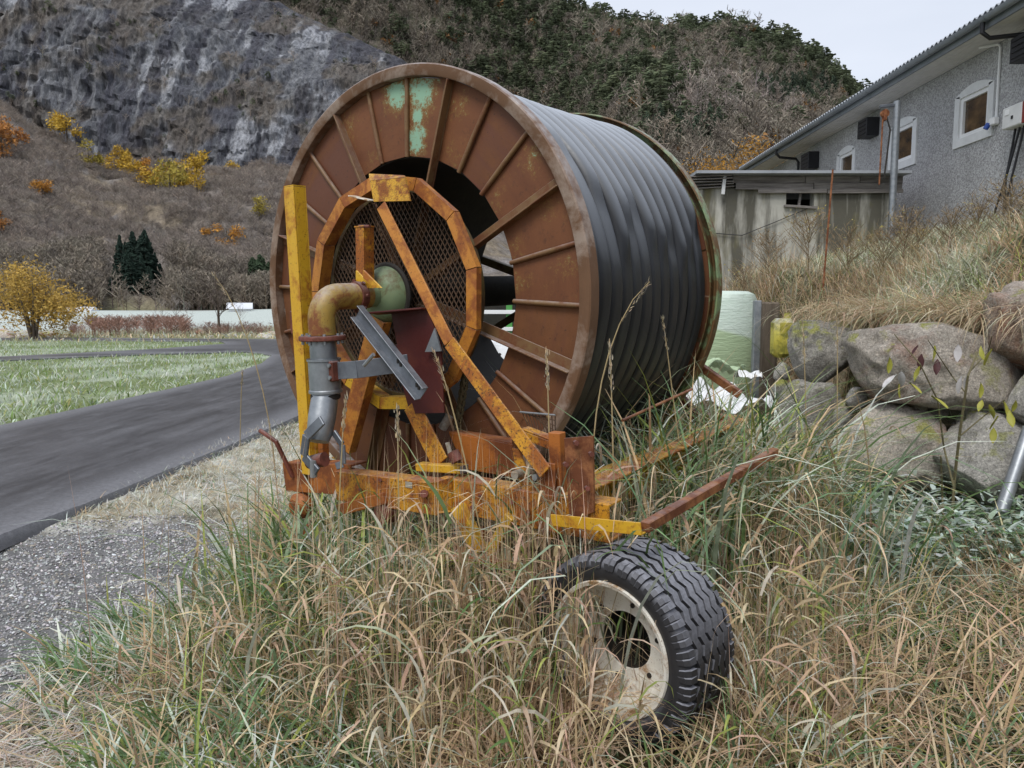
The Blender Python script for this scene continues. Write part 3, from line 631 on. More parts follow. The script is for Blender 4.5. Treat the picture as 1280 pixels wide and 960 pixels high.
# chassis
FB = -.36
def cbeam(p0, p1, h, dp, mat, name='beam'):
    p0, p1 = Vector(p0), Vector(p1); mb = MB(); d = (p1 - p0).normalized(); s_ = Vector((0, 0, 1)).cross(d).normalized()
    mb.bar(p0, p1, .012, h, (0, 0, 1), .003)
    for sg in (-1, 1):
        o = Vector((0, 0, sg * (h / 2 - .006))) + s_ * (dp / 2 + .0065); mb.bar(p0 + o, p1 + o, dp, .012, (0, 0, 1), .003)
    return put(mb, name, mat)
cbeam(L(356, 596, FB), L(441, 600, FB), .17, .1, 'orange_rust', 'front_beam')
fb = cbeam(L(420, 607, FB - .06), L(545, 624, FB - .06), .16, .09, 'yellow_rust', 'front_beam')
put(MB().box(L(511, 606, FB - .068), (.045, .003, .03)), 'type_plate', 'plate', fb)
put(MB().tube([L(530, 617, FB - .06), L(530, 617, FB - .10)], .02, 8), 'bolt', 'red_rust', fb)
put(MB().prism([L(520, 604, FB - .07), L(545, 603, FB - .07), L(564, 597, FB), L(564, 640, FB), L(543, 642, FB - .07)], (0, .012, 0)), 'joint_plate', 'yellow_rust')
cbeam(L(552, 617, FB + .02), L(762, 655, FB + .02), .165, .1, 'yellow_rust', 'front_beam')
for sx in (1.16, -.88):
    y0_ = -.30 if sx > 0 else .25
    cbeam((sx, y0_, -1.00), (sx + .0, 1.95, -1.03), .19, .1, 'yellow' if sx > 0 else 'yellow_rust', 'side_beam')
    put(MB().box((sx + .05 * (1 if sx > 0 else -1), (y0_ + 1.9) / 2, -.895), (.13, 1.9 - y0_, .012), None, .003), 'beam_cover', 'yellow_rust')
cbeam((-.88, 1.98, -1.0), (1.16, 1.98, -1.0), .19, .1, 'yellow_rust', 'rear_beam')
cbeam((-.8, .8, -1.25), (1.1, .8, -1.25), .1, .1, 'yellow_rust', 'cross_beam')
# corner assembly at the right front
put(MB().bar(L(684, 578, -.33), L(684, 655, -.33), .085, .012, (0, 1, 0), .003).bar(L(696, 540, -.28), L(700, 652, -.28), .06, .05, (0, 1, 0), .003), 'corner_post', 'orange_rust')
M['rust_brown'] = painted('brown_rust', (.24, .09, .035), (.17, .055, .022), (.07, .03, .018), .5, 8, .2, .7, (.30, .13, .05), .66)
put(MB().prism([L(705, 548, -.36), L(741, 545, -.36), L(742, 640, -.36), L(712, 652, -.36)], (0, .012, 0)), 'corner_plate', 'rust_brown')
put(MB().prism([L(640, 560, -.32), L(648, 562, -.32), L(676, 630, -.32), L(662, 640, -.32), L(646, 592, -.32)], (0, .01, 0)), 'gusset', 'yellow_rust')
for x, y in ((719, 553), (738, 567), (706, 580), (733, 610)): put(MB().tube([L(x, y, -.37), L(x + 2, y + 1, -.41)], .011, 6), 'bolt', 'red_rust')
for x, y, r_ in ((643, 594, .020), (668, 597, .014)): put(MB().lathe([(0, 0), (r_, 0), (r_, .05), (0, .05)], 'y', 16, c=tuple(L(x, y, -.37))), 'grease_cap', 'plate' if r_ > .015 else 'galv')
for x, y in ((450, 612), (475, 600), (600, 620), (640, 628), (590, 634), (660, 640), (560, 610)): put(MB().tube([L(x, y, -.395 if x < 545 else -.35), L(x, y, -.437 if x < 545 else -.37)], .010, 6), 'bolt', 'red_rust')
# stabiliser foot under the beam
put(MB().bar(L(573, 632, -.36), L(600, 690, -.36), .075, .05, (0, 1, 0), .004), 'foot_strut', 'yellow'); put(MB().bar(L(638, 645, -.36), L(612, 692, -.36), .05, .03, (0, 1, 0), .004), 'foot_strut', 'yellow')
put(MB().bar(L(555, 690, -.36), L(642, 700, -.36), .14, .03, (0, 0, 1), .005), 'foot_plate', 'orange_rust')
put(MB().bar(L(600, 660, -.28), L(600, 752, -.28), .07, .07, (0, 1, 0), .005), 'jack_leg', 'orange_rust')
# winch roller and bits under the left beam
put(MB().bar(L(425, 637, -.42), L(484, 622, -.42), .05, .06, (0, 0, 1), .004), 'bracket_arm', 'orange_rust')
put(MB().lathe([(0, -.04), (.055, -.04), (.055, .04), (0, .04)], 'y', 24, c=tuple(L(484, 641, -.40))), 'roller', 'red_rust')
put(MB().lathe([(0, -.05), (.045, -.05), (.075, -.02), (.075, .03), (.04, .05), (0, .05)], 'y', 24, c=tuple(L(376, 632, -.36))), 'roller', 'orange_rust')
put(MB().bar(L(383, 655, -.36), L(385, 672, -.36), .06, .03, (0, 1, 0), .004), 'lug', 'orange_rust')
put(MB().tube([L(325, 538, -.46), L(345, 552, -.44), L(366, 596, -.37)], .013, 8), 'hooked_rod', 'red_rust')
# side guard: yellow bar along the front then rusty bar running back
q0, q1 = L(694, 648, -.42), L(806, 659, -.46); q2 = q1 + Vector((.10, 1.25, .06))
gb = put(MB().angle(q0, q1, .05, .05, .007, (0, -1, 0), 1), 'guard_bar', 'yellow'); put(MB().bar(q1, q2, .040, .042, (0, 0, 1), .004), 'guard_bar', 'rust_brown')
# small mesh guard in front of the flange, rods
mb = MB(); ga, gb_, gc_, gd = L(653, 516, -.10), L(694, 519, -.10), L(694, 585, -.10), L(672, 560, -.10)
for q in range(11):
    t = q / 10; mb.tube([ga.lerp(gb_, t), (gd.lerp(gc_, t))], .0022, 4, False); mb.tube([ga.lerp(gb_, t), gb_.lerp(gc_, min(1, t + .1))], .0022, 4, False)
tag(put(mb, 'wire_guard', 'mesh'), kind='stuff'); put(MB().tube([L(650, 515, -.11), L(694, 519, -.11)], .005, 6), 'wire_rod', 'galv')
put(MB().angle(L(655, 540, -.20), L(697, 556, -.20), .06, .04, .008, (0, 0, 1)), 'guard_rail', 'yellow_rust')
put(MB().tube([(1.17, .35, -.66), (1.20, 1.15, -.60)], .008, 8), 'side_rod', 'rust_brown')
# rear bearing stand
for sx in (-1, 1): put(MB().bar((0, DW + .22, 0), (sx * .8 + .14, DW + .25, -.92), .08, .06, (0, 1, 0), .004), 'rear_leg', 'red_rust')
put(MB().bar((.95, DW + .12, -.50), (1.25, DW + .2, -.72), .05, .05, (0, 1, 0), .004), 'rear_strut', 'rust_brown')
put(MB().box((0, DW + .16, 0), (.3, .1, .3), None, .02), 'bearing_block', 'dark_steel')
# running wheels hidden low in the grass carry the frame
for sx in (-.85,):
    put(MB().lathe([(.2, -.11), (.33, -.11), (.36, -.07), (.36, .07), (.33, .11), (.2, .11)], 'y', 40, True, c=(sx + .3, 1.3, -1.34)), 'running_wheel', 'rubber')

# ------------------------------------------------------------------ loose wheel in the grass
wc = np.array([.490, 2.95, .318]); waz, wel = R(46), R(1)
wA = Vector((math.cos(wel) * math.cos(waz), math.cos(wel) * math.sin(waz), math.sin(wel))); wU = wA.cross(Vector((0, 0, 1))).normalized(); wV = wU.cross(wA)
wm = Matrix.Identity(4)
for i in range(3): wm[i][0] = wU[i] * 1.07; wm[i][1] = wA[i] * 1.07; wm[i][2] = wV[i] * 1.07; wm[i][3] = wc[i] - wV[i] * .36 * 1.07
wheel = thing('wheel', 'black zigzag-tread tyre on a chipped white rim standing in the dry grass', 'wheel', mat=wm)
WO = (0, 0, .36); TR, TW = .355, .165
def wput(mb, n, m, par=None): return mb.build(n, M[m], par or wheel, WO)
prof = [(.252, -.13), (.262, -.146), (.28, -.156), (.31, -.162), (.332, -.155), (.341, -.142), (.343, -.06), (.344, 0), (.343, .06), (.341, .142), (.332, .155), (.31, .162), (.28, .156), (.262, .146), (.252, .13)]
tyre = wput(MB().lathe(prof, 'y', 96, True), 'tyre', 'rubber')
NZ = 34; gw = .011; edges = [-.113, -.068, -.023, .023, .068, .113]
for k in range(5):
    vs_, fs = [], []; n = NZ * 4
    for i in range(n):
        a = 2 * PI * i / n; zz = .0075 * (1 - abs((i % 4) - 2)) ; y0, y1 = edges[k] + gw / 2 + zz, edges[k + 1] - gw / 2 + zz; cr = .0025 * abs(k - 2) ** 1.3; rr = .3625 - cr * .8
        for r_, y_ in ((.338, y0), (rr, y0 + .001), (rr, y1 - .001), (.338, y1)): vs_.append((r_ * math.cos(a), y_, r_ * math.sin(a)))
        for j in range(3): i2 = (i + 1) % n; fs.append((i * 4 + j, i2 * 4 + j, i2 * 4 + j + 1, i * 4 + j + 1))
    wput(MB().add(vs_, fs), 'tread_rib', 'rubber', tyre)
for sg in (-1, 1):
    for k in range(NZ):
        a = 2 * PI * (k + .25) / NZ; mb = MB(); hw = .36 * PI / NZ * .72
        c, s_ = math.cos(a), math.sin(a); P = lambda r, t, y: (r * c - t * s_, sg * y, r * s_ + t * c); pts = []
        for (r, y, q) in ((.357, .119, 1), (.352, .150, 1), (.335, .163, .92), (.312, .1665, .8)): pts += [P(r, -hw * q, y), P(r, -hw * .18 * q if y > .13 else -hw * .02, y), P(r - (.0 if y < .14 else .006), 0, y), P(r, hw * .18 * q if y > .13 else hw * .02, y), P(r, hw * q, y)]
        base = len(pts)
        fs = [(i * 5 + j, i * 5 + j + 1, i * 5 + j + 6, i * 5 + j + 5) for i in range(3) for j in range(4)]
        inn = [P(.335, -hw, .119), P(.335, hw, .119), P(.315, hw, .15), P(.315, -hw, .15)]
        mb.add(pts + inn, fs + [(0, 5, base + 3, base), (5, 10, base + 3), (10, 15, base + 3), (4, base + 1, base + 2, 9), (9, base + 2, 14), (14, base + 2, 19), (0, base, base + 1, 4)])
        wput(mb, 'tread_block', 'rubber', tyre)
rim = wput(MB().lathe([(.242, -.150), (.256, -.155), (.260, -.146), (.252, -.128), (.236, -.118), (.226, -.09), (.214, -.070), (.206, -.055), (.198, -.045), (.190, -.040), (.112, -.034), (.110, -.026), (.19, -.02), (.205, .04), (.22, .10), (.25, .13), (.258, .15), (.248, .15)], 'y', 72), 'rim', 'white_paint')
wput(MB().lathe([(.112, -.02), (.10, .12), (.0, .14)], 'y', 40), 'hub_well', 'dark_steel', rim)
for q in range(6):
    a = q * PI / 3 + .3; wput(MB().tube([(.150 * math.cos(a), -.030, .150 * math.sin(a)), (.150 * math.cos(a), -.042, .150 * math.sin(a))], .010, 8), 'bolt_hole', 'dark_steel', rim)

# ------------------------------------------------------------------ house on the right
M['render_wall'] = None
def mk_pebbledash():
    t = NT('pebbledash'); v = t.coord(False); vo = t.n('ShaderNodeTexVoronoi'); vo.inputs['Scale'].default_value = 46; t.l(v, vo.inputs['Vector'])
    sp = t.n('ShaderNodeSeparateColor'); t.l(vo.outputs['Color'], sp.inputs[0]); c = t.ramp(sp.outputs[0], [(.1, (.27, .265, .27)), (.45, (.35, .35, .355)), (.9, (.48, .48, .49))])
    c = t.mix(1., c, t.ramp(t.noise(t.coord(False, (1, 1, .3)), .9, 6, .6), [(.3, .8), (.7, 1.12)]), 'MULTIPLY'); t.bump(vo.outputs['Distance'], .8, .012); return t.out(c, .85, 0, .2)
M['pebbledash'] = mk_pebbledash()
M['plaster'] = simple('pale_plaster', (.58, .59, .60), (.70, .71, .72), 6, .8, .15)
M['frame_white'] = simple('white_window_frame', (.74, .75, .76), (.8, .8, .81), 5, .45, .0)
M['soffit'] = simple('weathered_soffit_board', (.54, .52, .50), (.66, .64, .62), 5, .75, .1)
M['gutter'] = simple('grey_gutter', (.16, .18, .205), (.24, .26, .285), 3, .45, .05)
M['roof'] = simple('grey_roof_sheet', (.26, .28, .31), (.36, .38, .41), 3, .6, .1)
M['vent'] = simple('black_vent', (.010, .010, .012), (.02, .02, .024), 4, .5, .05)
def mk_pane():
    t = NT('window_pane'); v = t.coord(True, (1, 1.2, 1.6)); n = t.noise(v, 2.2, 3); t.out(t.ramp(n, [(.35, (.035, .025, .018)), (.55, (.10, .06, .03)), (.7, (.17, .105, .05))]), .08, 0, .6); return t.m  # brown reflection of the wooden interior is painted into the pane colour
M['pane'] = mk_pane()
M['concrete'] = None
def mk_concrete():
    t = NT('stained_concrete'); v = t.coord(False); vs_ = t.coord(False, (1, 1, .12)); n = t.noise(v, 3, 8, .65)
    c = t.mix(n, (.30, .295, .26), (.54, .53, .48)); st = t.ramp(t.noise(vs_, 2.2, 6, .65, .2), [(.44, 0.), (.58, 1.)]); c = t.mix(t.math('MULTIPLY', st, .9), c, (.07, .066, .05))
    ms = t.ramp(t.noise(t.coord(False, (1, 1, .4)), 1.6, 6, .6), [(.52, 0.), (.68, .7)]); c = t.mix(ms, c, (.17, .15, .05)); t.bump(n, .4, .02); return t.out(c, .9, 0, .2)
M['concrete'] = mk_concrete()
def mk_oldwood(name, a, b, ax=(.5, 6, 6)):
    t = NT(name); v = t.coord(True, ax); n = t.noise(v, 3, 8, .7); c = t.mix(t.ramp(n, [(.3, 0.), (.7, 1.)]), a, b); t.bump(n, .6, .01); return t.out(c, .9, 0, .15)
M['old_wood'] = mk_oldwood('weathered_board', (.085, .075, .07), (.30, .28, .265))
M['old_post'] = mk_oldwood('weathered_post', (.07, .055, .04), (.17, .14, .11), (6, 6, .6))
HX = 7.8; Y0, Y1, Z0, Z1 = 9.0, 23.4, 2.3, 5.93
house = thing('house', 'long grey pebbledash house with white framed windows and a low eaves roof on the bank', 'house', (HX, 16, 2.4))
def hput(mb, n, m, par=None): return mb.build(n, M[m], par or house, (-HX, -16, -2.4))
WN = [(12.40, 13.47), (14.70, 15.75), (17.28, 18.25)]; wb, wt = 4.60, 5.36
mb = MB(); ys = [Y0] + [q + d for a in WN for q, d in ((a[0], .1), (a[1], -.1))] + [Y1]
for i in range(0, len(ys), 2): mb.box((HX + .15, (ys[i] + ys[i + 1]) / 2, (Z0 + Z1) / 2), (.3, ys[i + 1] - ys[i], Z1 - Z0))
for a, b in WN:
    mb.box((HX + .15, (a + b) / 2, (Z0 + wb) / 2), (.3, b - a - .2, wb - Z0)); mb.box((HX + .15, (a + b) / 2, (wt + Z1) / 2), (.3, b - a - .2, Z1 - wt))
mb.box((HX + 3, Y1 - .15, (Z0 + Z1) / 2), (5.4, .3, Z1 - Z0)); hput(mb, 'wall', 'pebbledash')
for a, b in WN:
    # surround: arched plate with a rectangular hole, proud of the wall
    n = 10; out = [(HX - .03, a, 4.56), (HX - .03, b, 4.56)] + [(HX - .03, b - (b - a) * t, 5.36 + .15 * math.sin(PI * t) ** .8) for t in np.linspace(0, 1, n)]
    mb = MB(); c0, c1, ci, ct = a + .14, b - .14, 4.64, 5.33
    mb.box((HX - .012, (a + c0) / 2, (4.50 + 5.37) / 2), (.036, c0 - a, .87)); mb.box((HX - .012, (b + c1) / 2, (4.50 + 5.37) / 2), (.036, b - c1, .87)); mb.box((HX - .012, (a + b) / 2, 4.57), (.036, c1 - c0, .14))
    top = [(HX - .030, a + (b - a) * t, 5.371 + .12 * math.sin(PI * t)) for t in np.linspace(0, 1, n)]; mb.prism([(HX - .03, a, 5.3705)] + top[1:-1] + [(HX - .03, b, 5.3705), (HX - .03, c1, 5.33), (HX - .03, c0, 5.33)], (.036, 0, 0))
    wi = hput(mb, 'window', 'plaster')
    mb = MB(); fw = .07
    mb.box((HX + .03, c0 + fw / 2, (ci + ct) / 2), (.06, fw, ct - ci)).box((HX + .03, c1 - fw / 2, (ci + ct) / 2), (.06, fw, ct - ci))
    mb.box((HX + .03, (c0 + c1) / 2, ci + fw / 2), (.06, c1 - c0 - 2 * fw, fw)).box((HX + .03, (c0 + c1) / 2, ct - fw / 2), (.06, c1 - c0 - 2 * fw, fw)); hput(mb, 'frame', 'frame_white', wi)
    hput(MB().box((HX + .05, (c0 + c1) / 2, (ci + ct) / 2), (.01, c1 - c0 - 2 * fw, ct - ci - 2 * fw)), 'pane', 'pane', wi)
# soffit boards, fascia, gutter, roof
for k in range(6): hput(MB().box((HX - .045 - .092 * k, (Y0 + Y1) / 2 + .1, Z1 + .02 + random.uniform(-.002, .002)), (.086, Y1 - Y0 + .5, .022), None, .003), 'soffit_board', 'soffit')
hput(MB().box((HX - .575, (Y0 + Y1) / 2 + .1, Z1 + .09), (.03, Y1 - Y0 + .5, .17)), 'fascia', 'gutter')
gt = [(-.07 * math.cos(t), -.07 * math.sin(t)) for t in np.linspace(0, PI, 9)]; mb = MB(); gx_ = HX - .665
vs_ = [(gx_ + x, y, Z1 + .15 + z) for y in (Y0, Y1 + .4) for x, z in gt]; mb.add(vs_, [(i, i + 1, i + 10, i + 9) for i in range(8)], True); gutter = hput(mb, 'gutter', 'gutter')
for y in np.arange(Y0 + .4, Y1, .75): hput(MB().lathe([(.073, -.012), (.077, -.012), (.077, .012), (.073, .012)], 'y', 10, True, c=(gx_, y, Z1 + .15), arc=PI, ph=PI), 'gutter_bracket', 'gutter', gutter)
mb = MB(); vs_ = []; ny_ = int((Y1 - Y0 + .7) / .02); 
for i in range(ny_ + 1):
    y = Y0 - .1 + i * .02; c = .022 * math.cos(2 * PI * y / .13)
    vs_ += [(HX - .67, y, Z1 + .215 + c), (HX + 4.6, y, Z1 + 1.75 + c), (HX - .67, y, Z1 + .205 + c)]
fs = []
for i in range(ny_): fs += [(i * 3, i * 3 + 3, i * 3 + 4, i * 3 + 1), (i * 3, i * 3 + 2, i * 3 + 5, i * 3 + 3)]
mb.add(vs_, fs, True); roof = hput(mb, 'roof', 'roof')
# vents, downpipes from the gutter
for (y, z, sy, sz, sx) in ((11.30, 5.52, .5, .36, .36), (16.45, 5.58, .42, .38, .28), (19.6, 5.5, .5, .42, .28)):
    v_ = hput(MB().box((HX - sx / 2, y, z), (sx, sy, sz), None, .01), 'vent_box', 'vent')
    for k in range(4): hput(MB().box((HX - sx - .006, y, z - sz * .33 + k * sz * .22), (.012, sy * .8, .02), Matrix.Rotation(.5, 3, 'Y')), 'louvre', 'vent', v_)
for y in (11.75, 20.6):
    hput(MB().tube([(gx_, y, Z1 + .08), (gx_, y, Z1 - .02), (gx_ + .1, y, Z1 - .12), (HX - .12, y, Z1 - .16), (HX - .06, y, Z1 - .25), (HX - .06, y, Z1 - .9)] if y > 20 else [(gx_, y, Z1 + .08), (gx_, y, Z1 - .06), (gx_ + .12, y, Z1 - .14), (HX - .06, y - .25, Z1 - .16), (HX - .06, y - 1.2, Z1 - .18)], .035, 10), 'downpipe', 'vent')
hput(MB().tube([(HX - .02, 12.31, 5.85), (HX - .02, 12.31, 4.75)], .022, 8), 'conduit', 'frame_white')
hput(MB().tube([(HX - .02, 12.31, 5.86), (HX - .04, 12.35, 5.9), (HX - .25, 12.5, 5.9)], .02, 8), 'conduit', 'frame_white')
M['blue'] = simple('blue_plastic', (.02, .06, .30), (.03, .09, .38), 6, .4, 0)
sk = hput(MB().box((HX - .05, 12.31, 4.70), (.1, .13, .12), None, .015), 'socket', 'frame_white'); hput(MB().tube([(HX - .09, 12.38, 4.68), (HX - .13, 12.40, 4.60)], .04, 12), 'plug', 'blue', sk)
M['red_box'] = simple('red_cabinet_side', (.16, .02, .015), (.22, .03, .02), 5, .6, .05); M['cab'] = simple('cabinet_grey', (.55, .56, .56), (.66, .66, .66), 5, .5, .03)
cab = hput(MB().box((HX - .13, 11.60, 4.60), (.22, .44, .32), None, .015), 'electric_cabinet', 'cab'); hput(MB().box((HX - .13, 11.355, 4.60), (.21, .04, .31), None, .004), 'cabinet_side', 'red_box', cab)
hput(MB().box((HX - .245, 11.70, 4.68), (.008, .10, .08), None, .002), 'cabinet_label', 'frame_white', cab); hput(MB().box((HX - .246, 11.58, 4.58), (.012, .04, .05), None, .002), 'cabinet_lock', 'vent', cab)
for k, (y, dx) in enumerate(((11.70, -.35), (11.50, -.15), (11.60, .0))): hput(MB().tube([(HX - .1, y, 4.45), (HX - .12, y + .05 + dx * .1, 4.2), (HX - .14, y + .2 + dx * .3, 3.7), (HX - .2, y + .35 + dx, 3.15)], .018, 6), 'cable', 'vent', cab)
# ------------------------------------------------------------------ concrete shed in front of the house
SY = 14.0; sx0, sx1 = 3.45, 7.08
shed = thing('shed', 'low mossy concrete shed with weathered board edge and a broken window hole', 'shed', (5.3, SY, 2.0))
def sput(mb, n, m, par=None): return mb.build(n, M[m], par or shed, (-5.3, -SY, -2.0))
hx0, hx1, hz0, hz1 = 5.06, 5.58, 3.58, 3.90; zt = 3.92
mb = MB(); mb.box(((sx0 + hx0) / 2, SY + .1, 2.66), (hx0 - sx0, .2, 2.52)).box(((sx1 + hx1) / 2, SY + .1, 2.66), (sx1 - hx1, .2, 2.52)).box(((hx0 + hx1) / 2, SY + .1, (1.4 + hz0) / 2), (hx1 - hx0, .2, hz0 - 1.4))
mb.box((sx0 + .1, SY + 1.75, 2.66), (.2, 3.1, 2.52)).box((sx1 - .1, SY + 1.75, 2.66), (.2, 3.1, 2.52)).box(((sx0 + sx1) / 2, SY + 3.4, 2.66), (sx1 - sx0, .2, 2.52)); sput(mb, 'wall', 'concrete')
sput(MB().box(((sx0 + sx1) / 2, SY + 1.65, 4.165), (sx1 - sx0 + .25, 3.9, .05)), 'roof', 'roof')
for r_, (z, h) in enumerate(((4.07, .125), (3.945, .115), (3.855, .07))):
    x = sx0 + (.55 if r_ < 2 else .9) + random.uniform(0, .2)
    while x < sx1:
        l = random.uniform(1.0, 1.7); x2 = min(x + l, sx1 + .1)
        if x2 - x > .2: sput(MB().box(((x + x2) / 2, SY - .04 - .016 * r_, z), (x2 - x - .012, .03, h), Matrix.Rotation(random.uniform(-.012, .012), 3, 'Y') @ Matrix.Rotation(random.uniform(-.04, .04), 3, 'X'), .003), 'board', 'old_wood')
        x = x2
for k in range(5): sput(MB().box((sx0 + .1 + k * .05, SY - .12 + .03 * k, 4.11 - .045 * k), (.9 - .06 * k, .14, .02), Matrix.Rotation(random.uniform(-.06, .06), 3, 'Y'), .003), 'board', 'old_wood')
sput(MB().box((sx0 + .42, SY - .12, 3.97), (.06, .04, .36), Matrix.Rotation(.08, 3, 'Y'), .004), 'post', 'plaster')
sput(MB().box((hx0 + .27, SY + .05, 3.75), (.04, .04, .30), Matrix.Rotation(.1, 3, 'Y')), 'broken_mullion', 'old_wood'); sput(MB().box((hx0 + .26, SY - .02, hz0 - .0), (.6, .1, .04), Matrix.Rotation(.06, 3, 'Y')), 'broken_sill', 'old_wood')
sput(MB().box(((hx0 + hx1) / 2, SY + .9, 3.0), (1.6, .02, 1.7)), 'shade_sheet', 'dark_steel')  # dark sheet behind the broken window stands for the shade inside
sput(MB().tube([(sx0 + .3, SY - .03, 3.1), (sx0 + .8, SY - .05, 3.06), (sx0 + 1.4, SY - .04, 3.3), (sx0 + 2.0, SY - .03, 3.55)], .008, 5), 'cable', 'vent')
# steel hoist pole with pulley
PX, PY = 6.775, 13.5
pole = thing('hoist_pole', 'galvanised steel pole with a rusty pulley on its arm beside the shed', 'pole', (PX, PY, 2.7))
def pput(mb, n, m, par=None): return mb.build(n, M[m], par or pole, (-PX, -PY, -2.7))
pput(MB().tube([(PX, PY, 2.6), (PX, PY, 5.34)], .06, 20), 'pole', 'galv'); arm = pput(MB().bar((PX - .30, PY, 5.25), (PX - .0605, PY, 5.27), .06, .05, (0, 0, 1)), 'arm', 'galv_dark')
pu = pput(MB().lathe([(0, -.03), (.07, -.03), (.045, 0), (.07, .03), (0, .03)], 'y', 24, c=(PX - .21, PY, 5.13)), 'pulley', 'rust_brown'); pput(MB().box((PX - .21, PY, 5.10), (.05, .1, .2), None, .01), 'pulley_block', 'rust_brown', pu)
pput(MB().tube([(PX - .24, PY, 5.08), (PX - .25, PY, 3.9)], .014, 6), 'rope', 'rust_brown'); pput(MB().tube([(PX - .18, PY, 5.08), (PX - .10, PY, 4.85), (PX - .17, PY, 4.0)], .014, 6), 'rope', 'dark_steel')
# rusty stake on the bank
sk0 = at_y(1030, 330, 8.6); sk1 = at_y(1041, 212, 8.6)
stake = MB().tube([(0, 0, -.3), tuple(np.array(sk1) - sk0)], .011, 8).build('stake', M['rust_brown']); stake.location = sk0; tag(stake, 'thin rusty iron stake standing in the dry weeds on the bank', 'stake')

# ------------------------------------------------------------------ wrapped bales, plastic, canister, posts
M['wrap'] = None
def mk_wrap():
    t = NT('bale_wrap'); v = t.coord(True); n = t.noise(t.coord(True, (1, 1, 5)), 5, 6, .6, .8); c = t.mix(n, (.44, .56, .46), (.66, .74, .68)); sp = t.n('ShaderNodeSeparateXYZ'); tc = t.coord(False); t.l(tc, sp.inputs[0])
    f = t.ramp(t.math('ADD', sp.outputs['Z'], t.math('MULTIPLY', sp.outputs['X'], .25)), [(.78, 0.), (.82, 1.)]); c = t.mix(f, t.mix(n, (.33, .45, .27), (.45, .56, .36)), c); t.bump(n, .6, .02); return t.out(c, .35, 0, .5)  # paler upper part is a sheen band painted into the wrap colour
M['wrap'] = mk_wrap(); M['white_wrap'] = simple('white_bale_wrap', (.66, .68, .70), (.8, .81, .83), 4, .4, .4, 0, .5, 0, 6, .03)
def bale(x, y, z, r, h, label, mat='wrap', rz=0):
    p = [(0, 0), (r * .8, 0), (r * .95, .04), (r, .14), (r * 1.01, h * .5), (r, h - .14), (r * .95, h - .045), (r * .82, h - .005), (0, h)]; b = MB().lathe(p, 'z', 48); P = np.array(b.v); nrm = P[:, :2] / (np.linalg.norm(P[:, :2], axis=1)[:, None] + 1e-6)
    P[:, :2] += nrm * (.018 * fbm(np.stack([P[:, 0] * 3, P[:, 1] * 3, P[:, 2] * 9 + x], -1), 3, 4))[:, None]; b.v = [tuple(q) for q in P]; o = b.build('wrapped_bale', M[mat]); o.location = (x, y, z); o.rotation_euler.z = rz
    return tag(o, label, 'bale', 'wrapped bales behind the reel')
bale(2.62, 9.9, .62, .60, 1.3, 'pale green plastic wrapped bale showing right of the drum')
bale(.35, 10.4, .0, .62, 1.25, 'white plastic wrapped bale seen through the drum, nearest the axle', 'white_wrap')
bale(-.55, 11.6, .0, .62, 1.25, 'white wrapped bale behind the drum, farther from the grey post', 'white_wrap')
def sheet(name, label, c, sx, sy, mat, seed, amp=.12):
    n = 26; xs = np.linspace(-.5, .5, n); X, Y = np.meshgrid(xs * sx, xs * sy, indexing='ij'); Z = amp * fbm2(X * 3 + seed, Y * 3, 4, seed, .6) + amp * 1.1 * np.exp(-(X ** 2 + Y ** 2) * 4); V = np.stack([X, Y, Z], -1).reshape(-1, 3)
    ix = np.arange(n * n).reshape(n, n); F = np.stack([ix[:-1, :-1], ix[1:, :-1], ix[1:, 1:], ix[:-1, 1:]], -1).reshape(-1, 4); o = raw(name, V, F, M[mat], smooth=True); md = o.modifiers.new('s', 'SOLIDIFY'); md.thickness = .004; o.location = c; return tag(o, label, 'plastic sheet')
sheet('plastic_wrap', 'crumpled white plastic film lying behind the drum beside the pale bale', at_y(893, 508, 7.2), 1.0, .7, 'white_wrap', 3, .16)
sheet('plastic_wrap', 'crumpled pale green plastic film on top of the white film heap', at_y(893, 478, 7.5), .5, .4, 'wrap', 8, .16)
o = sheet('plastic_wrap', 'small white plastic scrap at the foot of the grey steel post', at_y(934, 487, 7.9), .24, .24, 'white_wrap', 12, .1)
gp0 = at_y(943, 492, 8.2); gp = MB().box((0, 0, .45), (.075, .075, 1.35), None, .006).build('steel_post', M['galv']); gp.location = (gp0[0], gp0[1], gp0[2] - .1); tag(gp, 'square grey galvanised post between the pale bale and the wooden post', 'post')
wp = MB().box((0, 0, .5), (.19, .17, 1.5), Matrix.Rotation(.02, 3, 'Y'), .02).build('wooden_post', M['old_post']); wp.location = at_y(957, 480, 8.45) - np.array([0, 0, .32]); tag(wp, 'thick weathered wooden post next to the boulders', 'post')
M['yellow_can'] = painted('mossy_yellow_plastic', (.46, .39, .04), (.28, .27, .05), (.12, .13, .04), .5, 7, 1.0, .5, (.55, .5, .12), .62)
mb = MB().box((0, 0, .22), (.22, .2, .42), None, .05).tube([(.05, 0, .43), (.05, 0, .49)], .04, 14); cn = mb.build('canister', M['yellow_can']); cn.location = at_y(977, 448, 8.0); tag(cn, 'mossy yellow plastic canister wedged beside the grey boulder', 'canister')
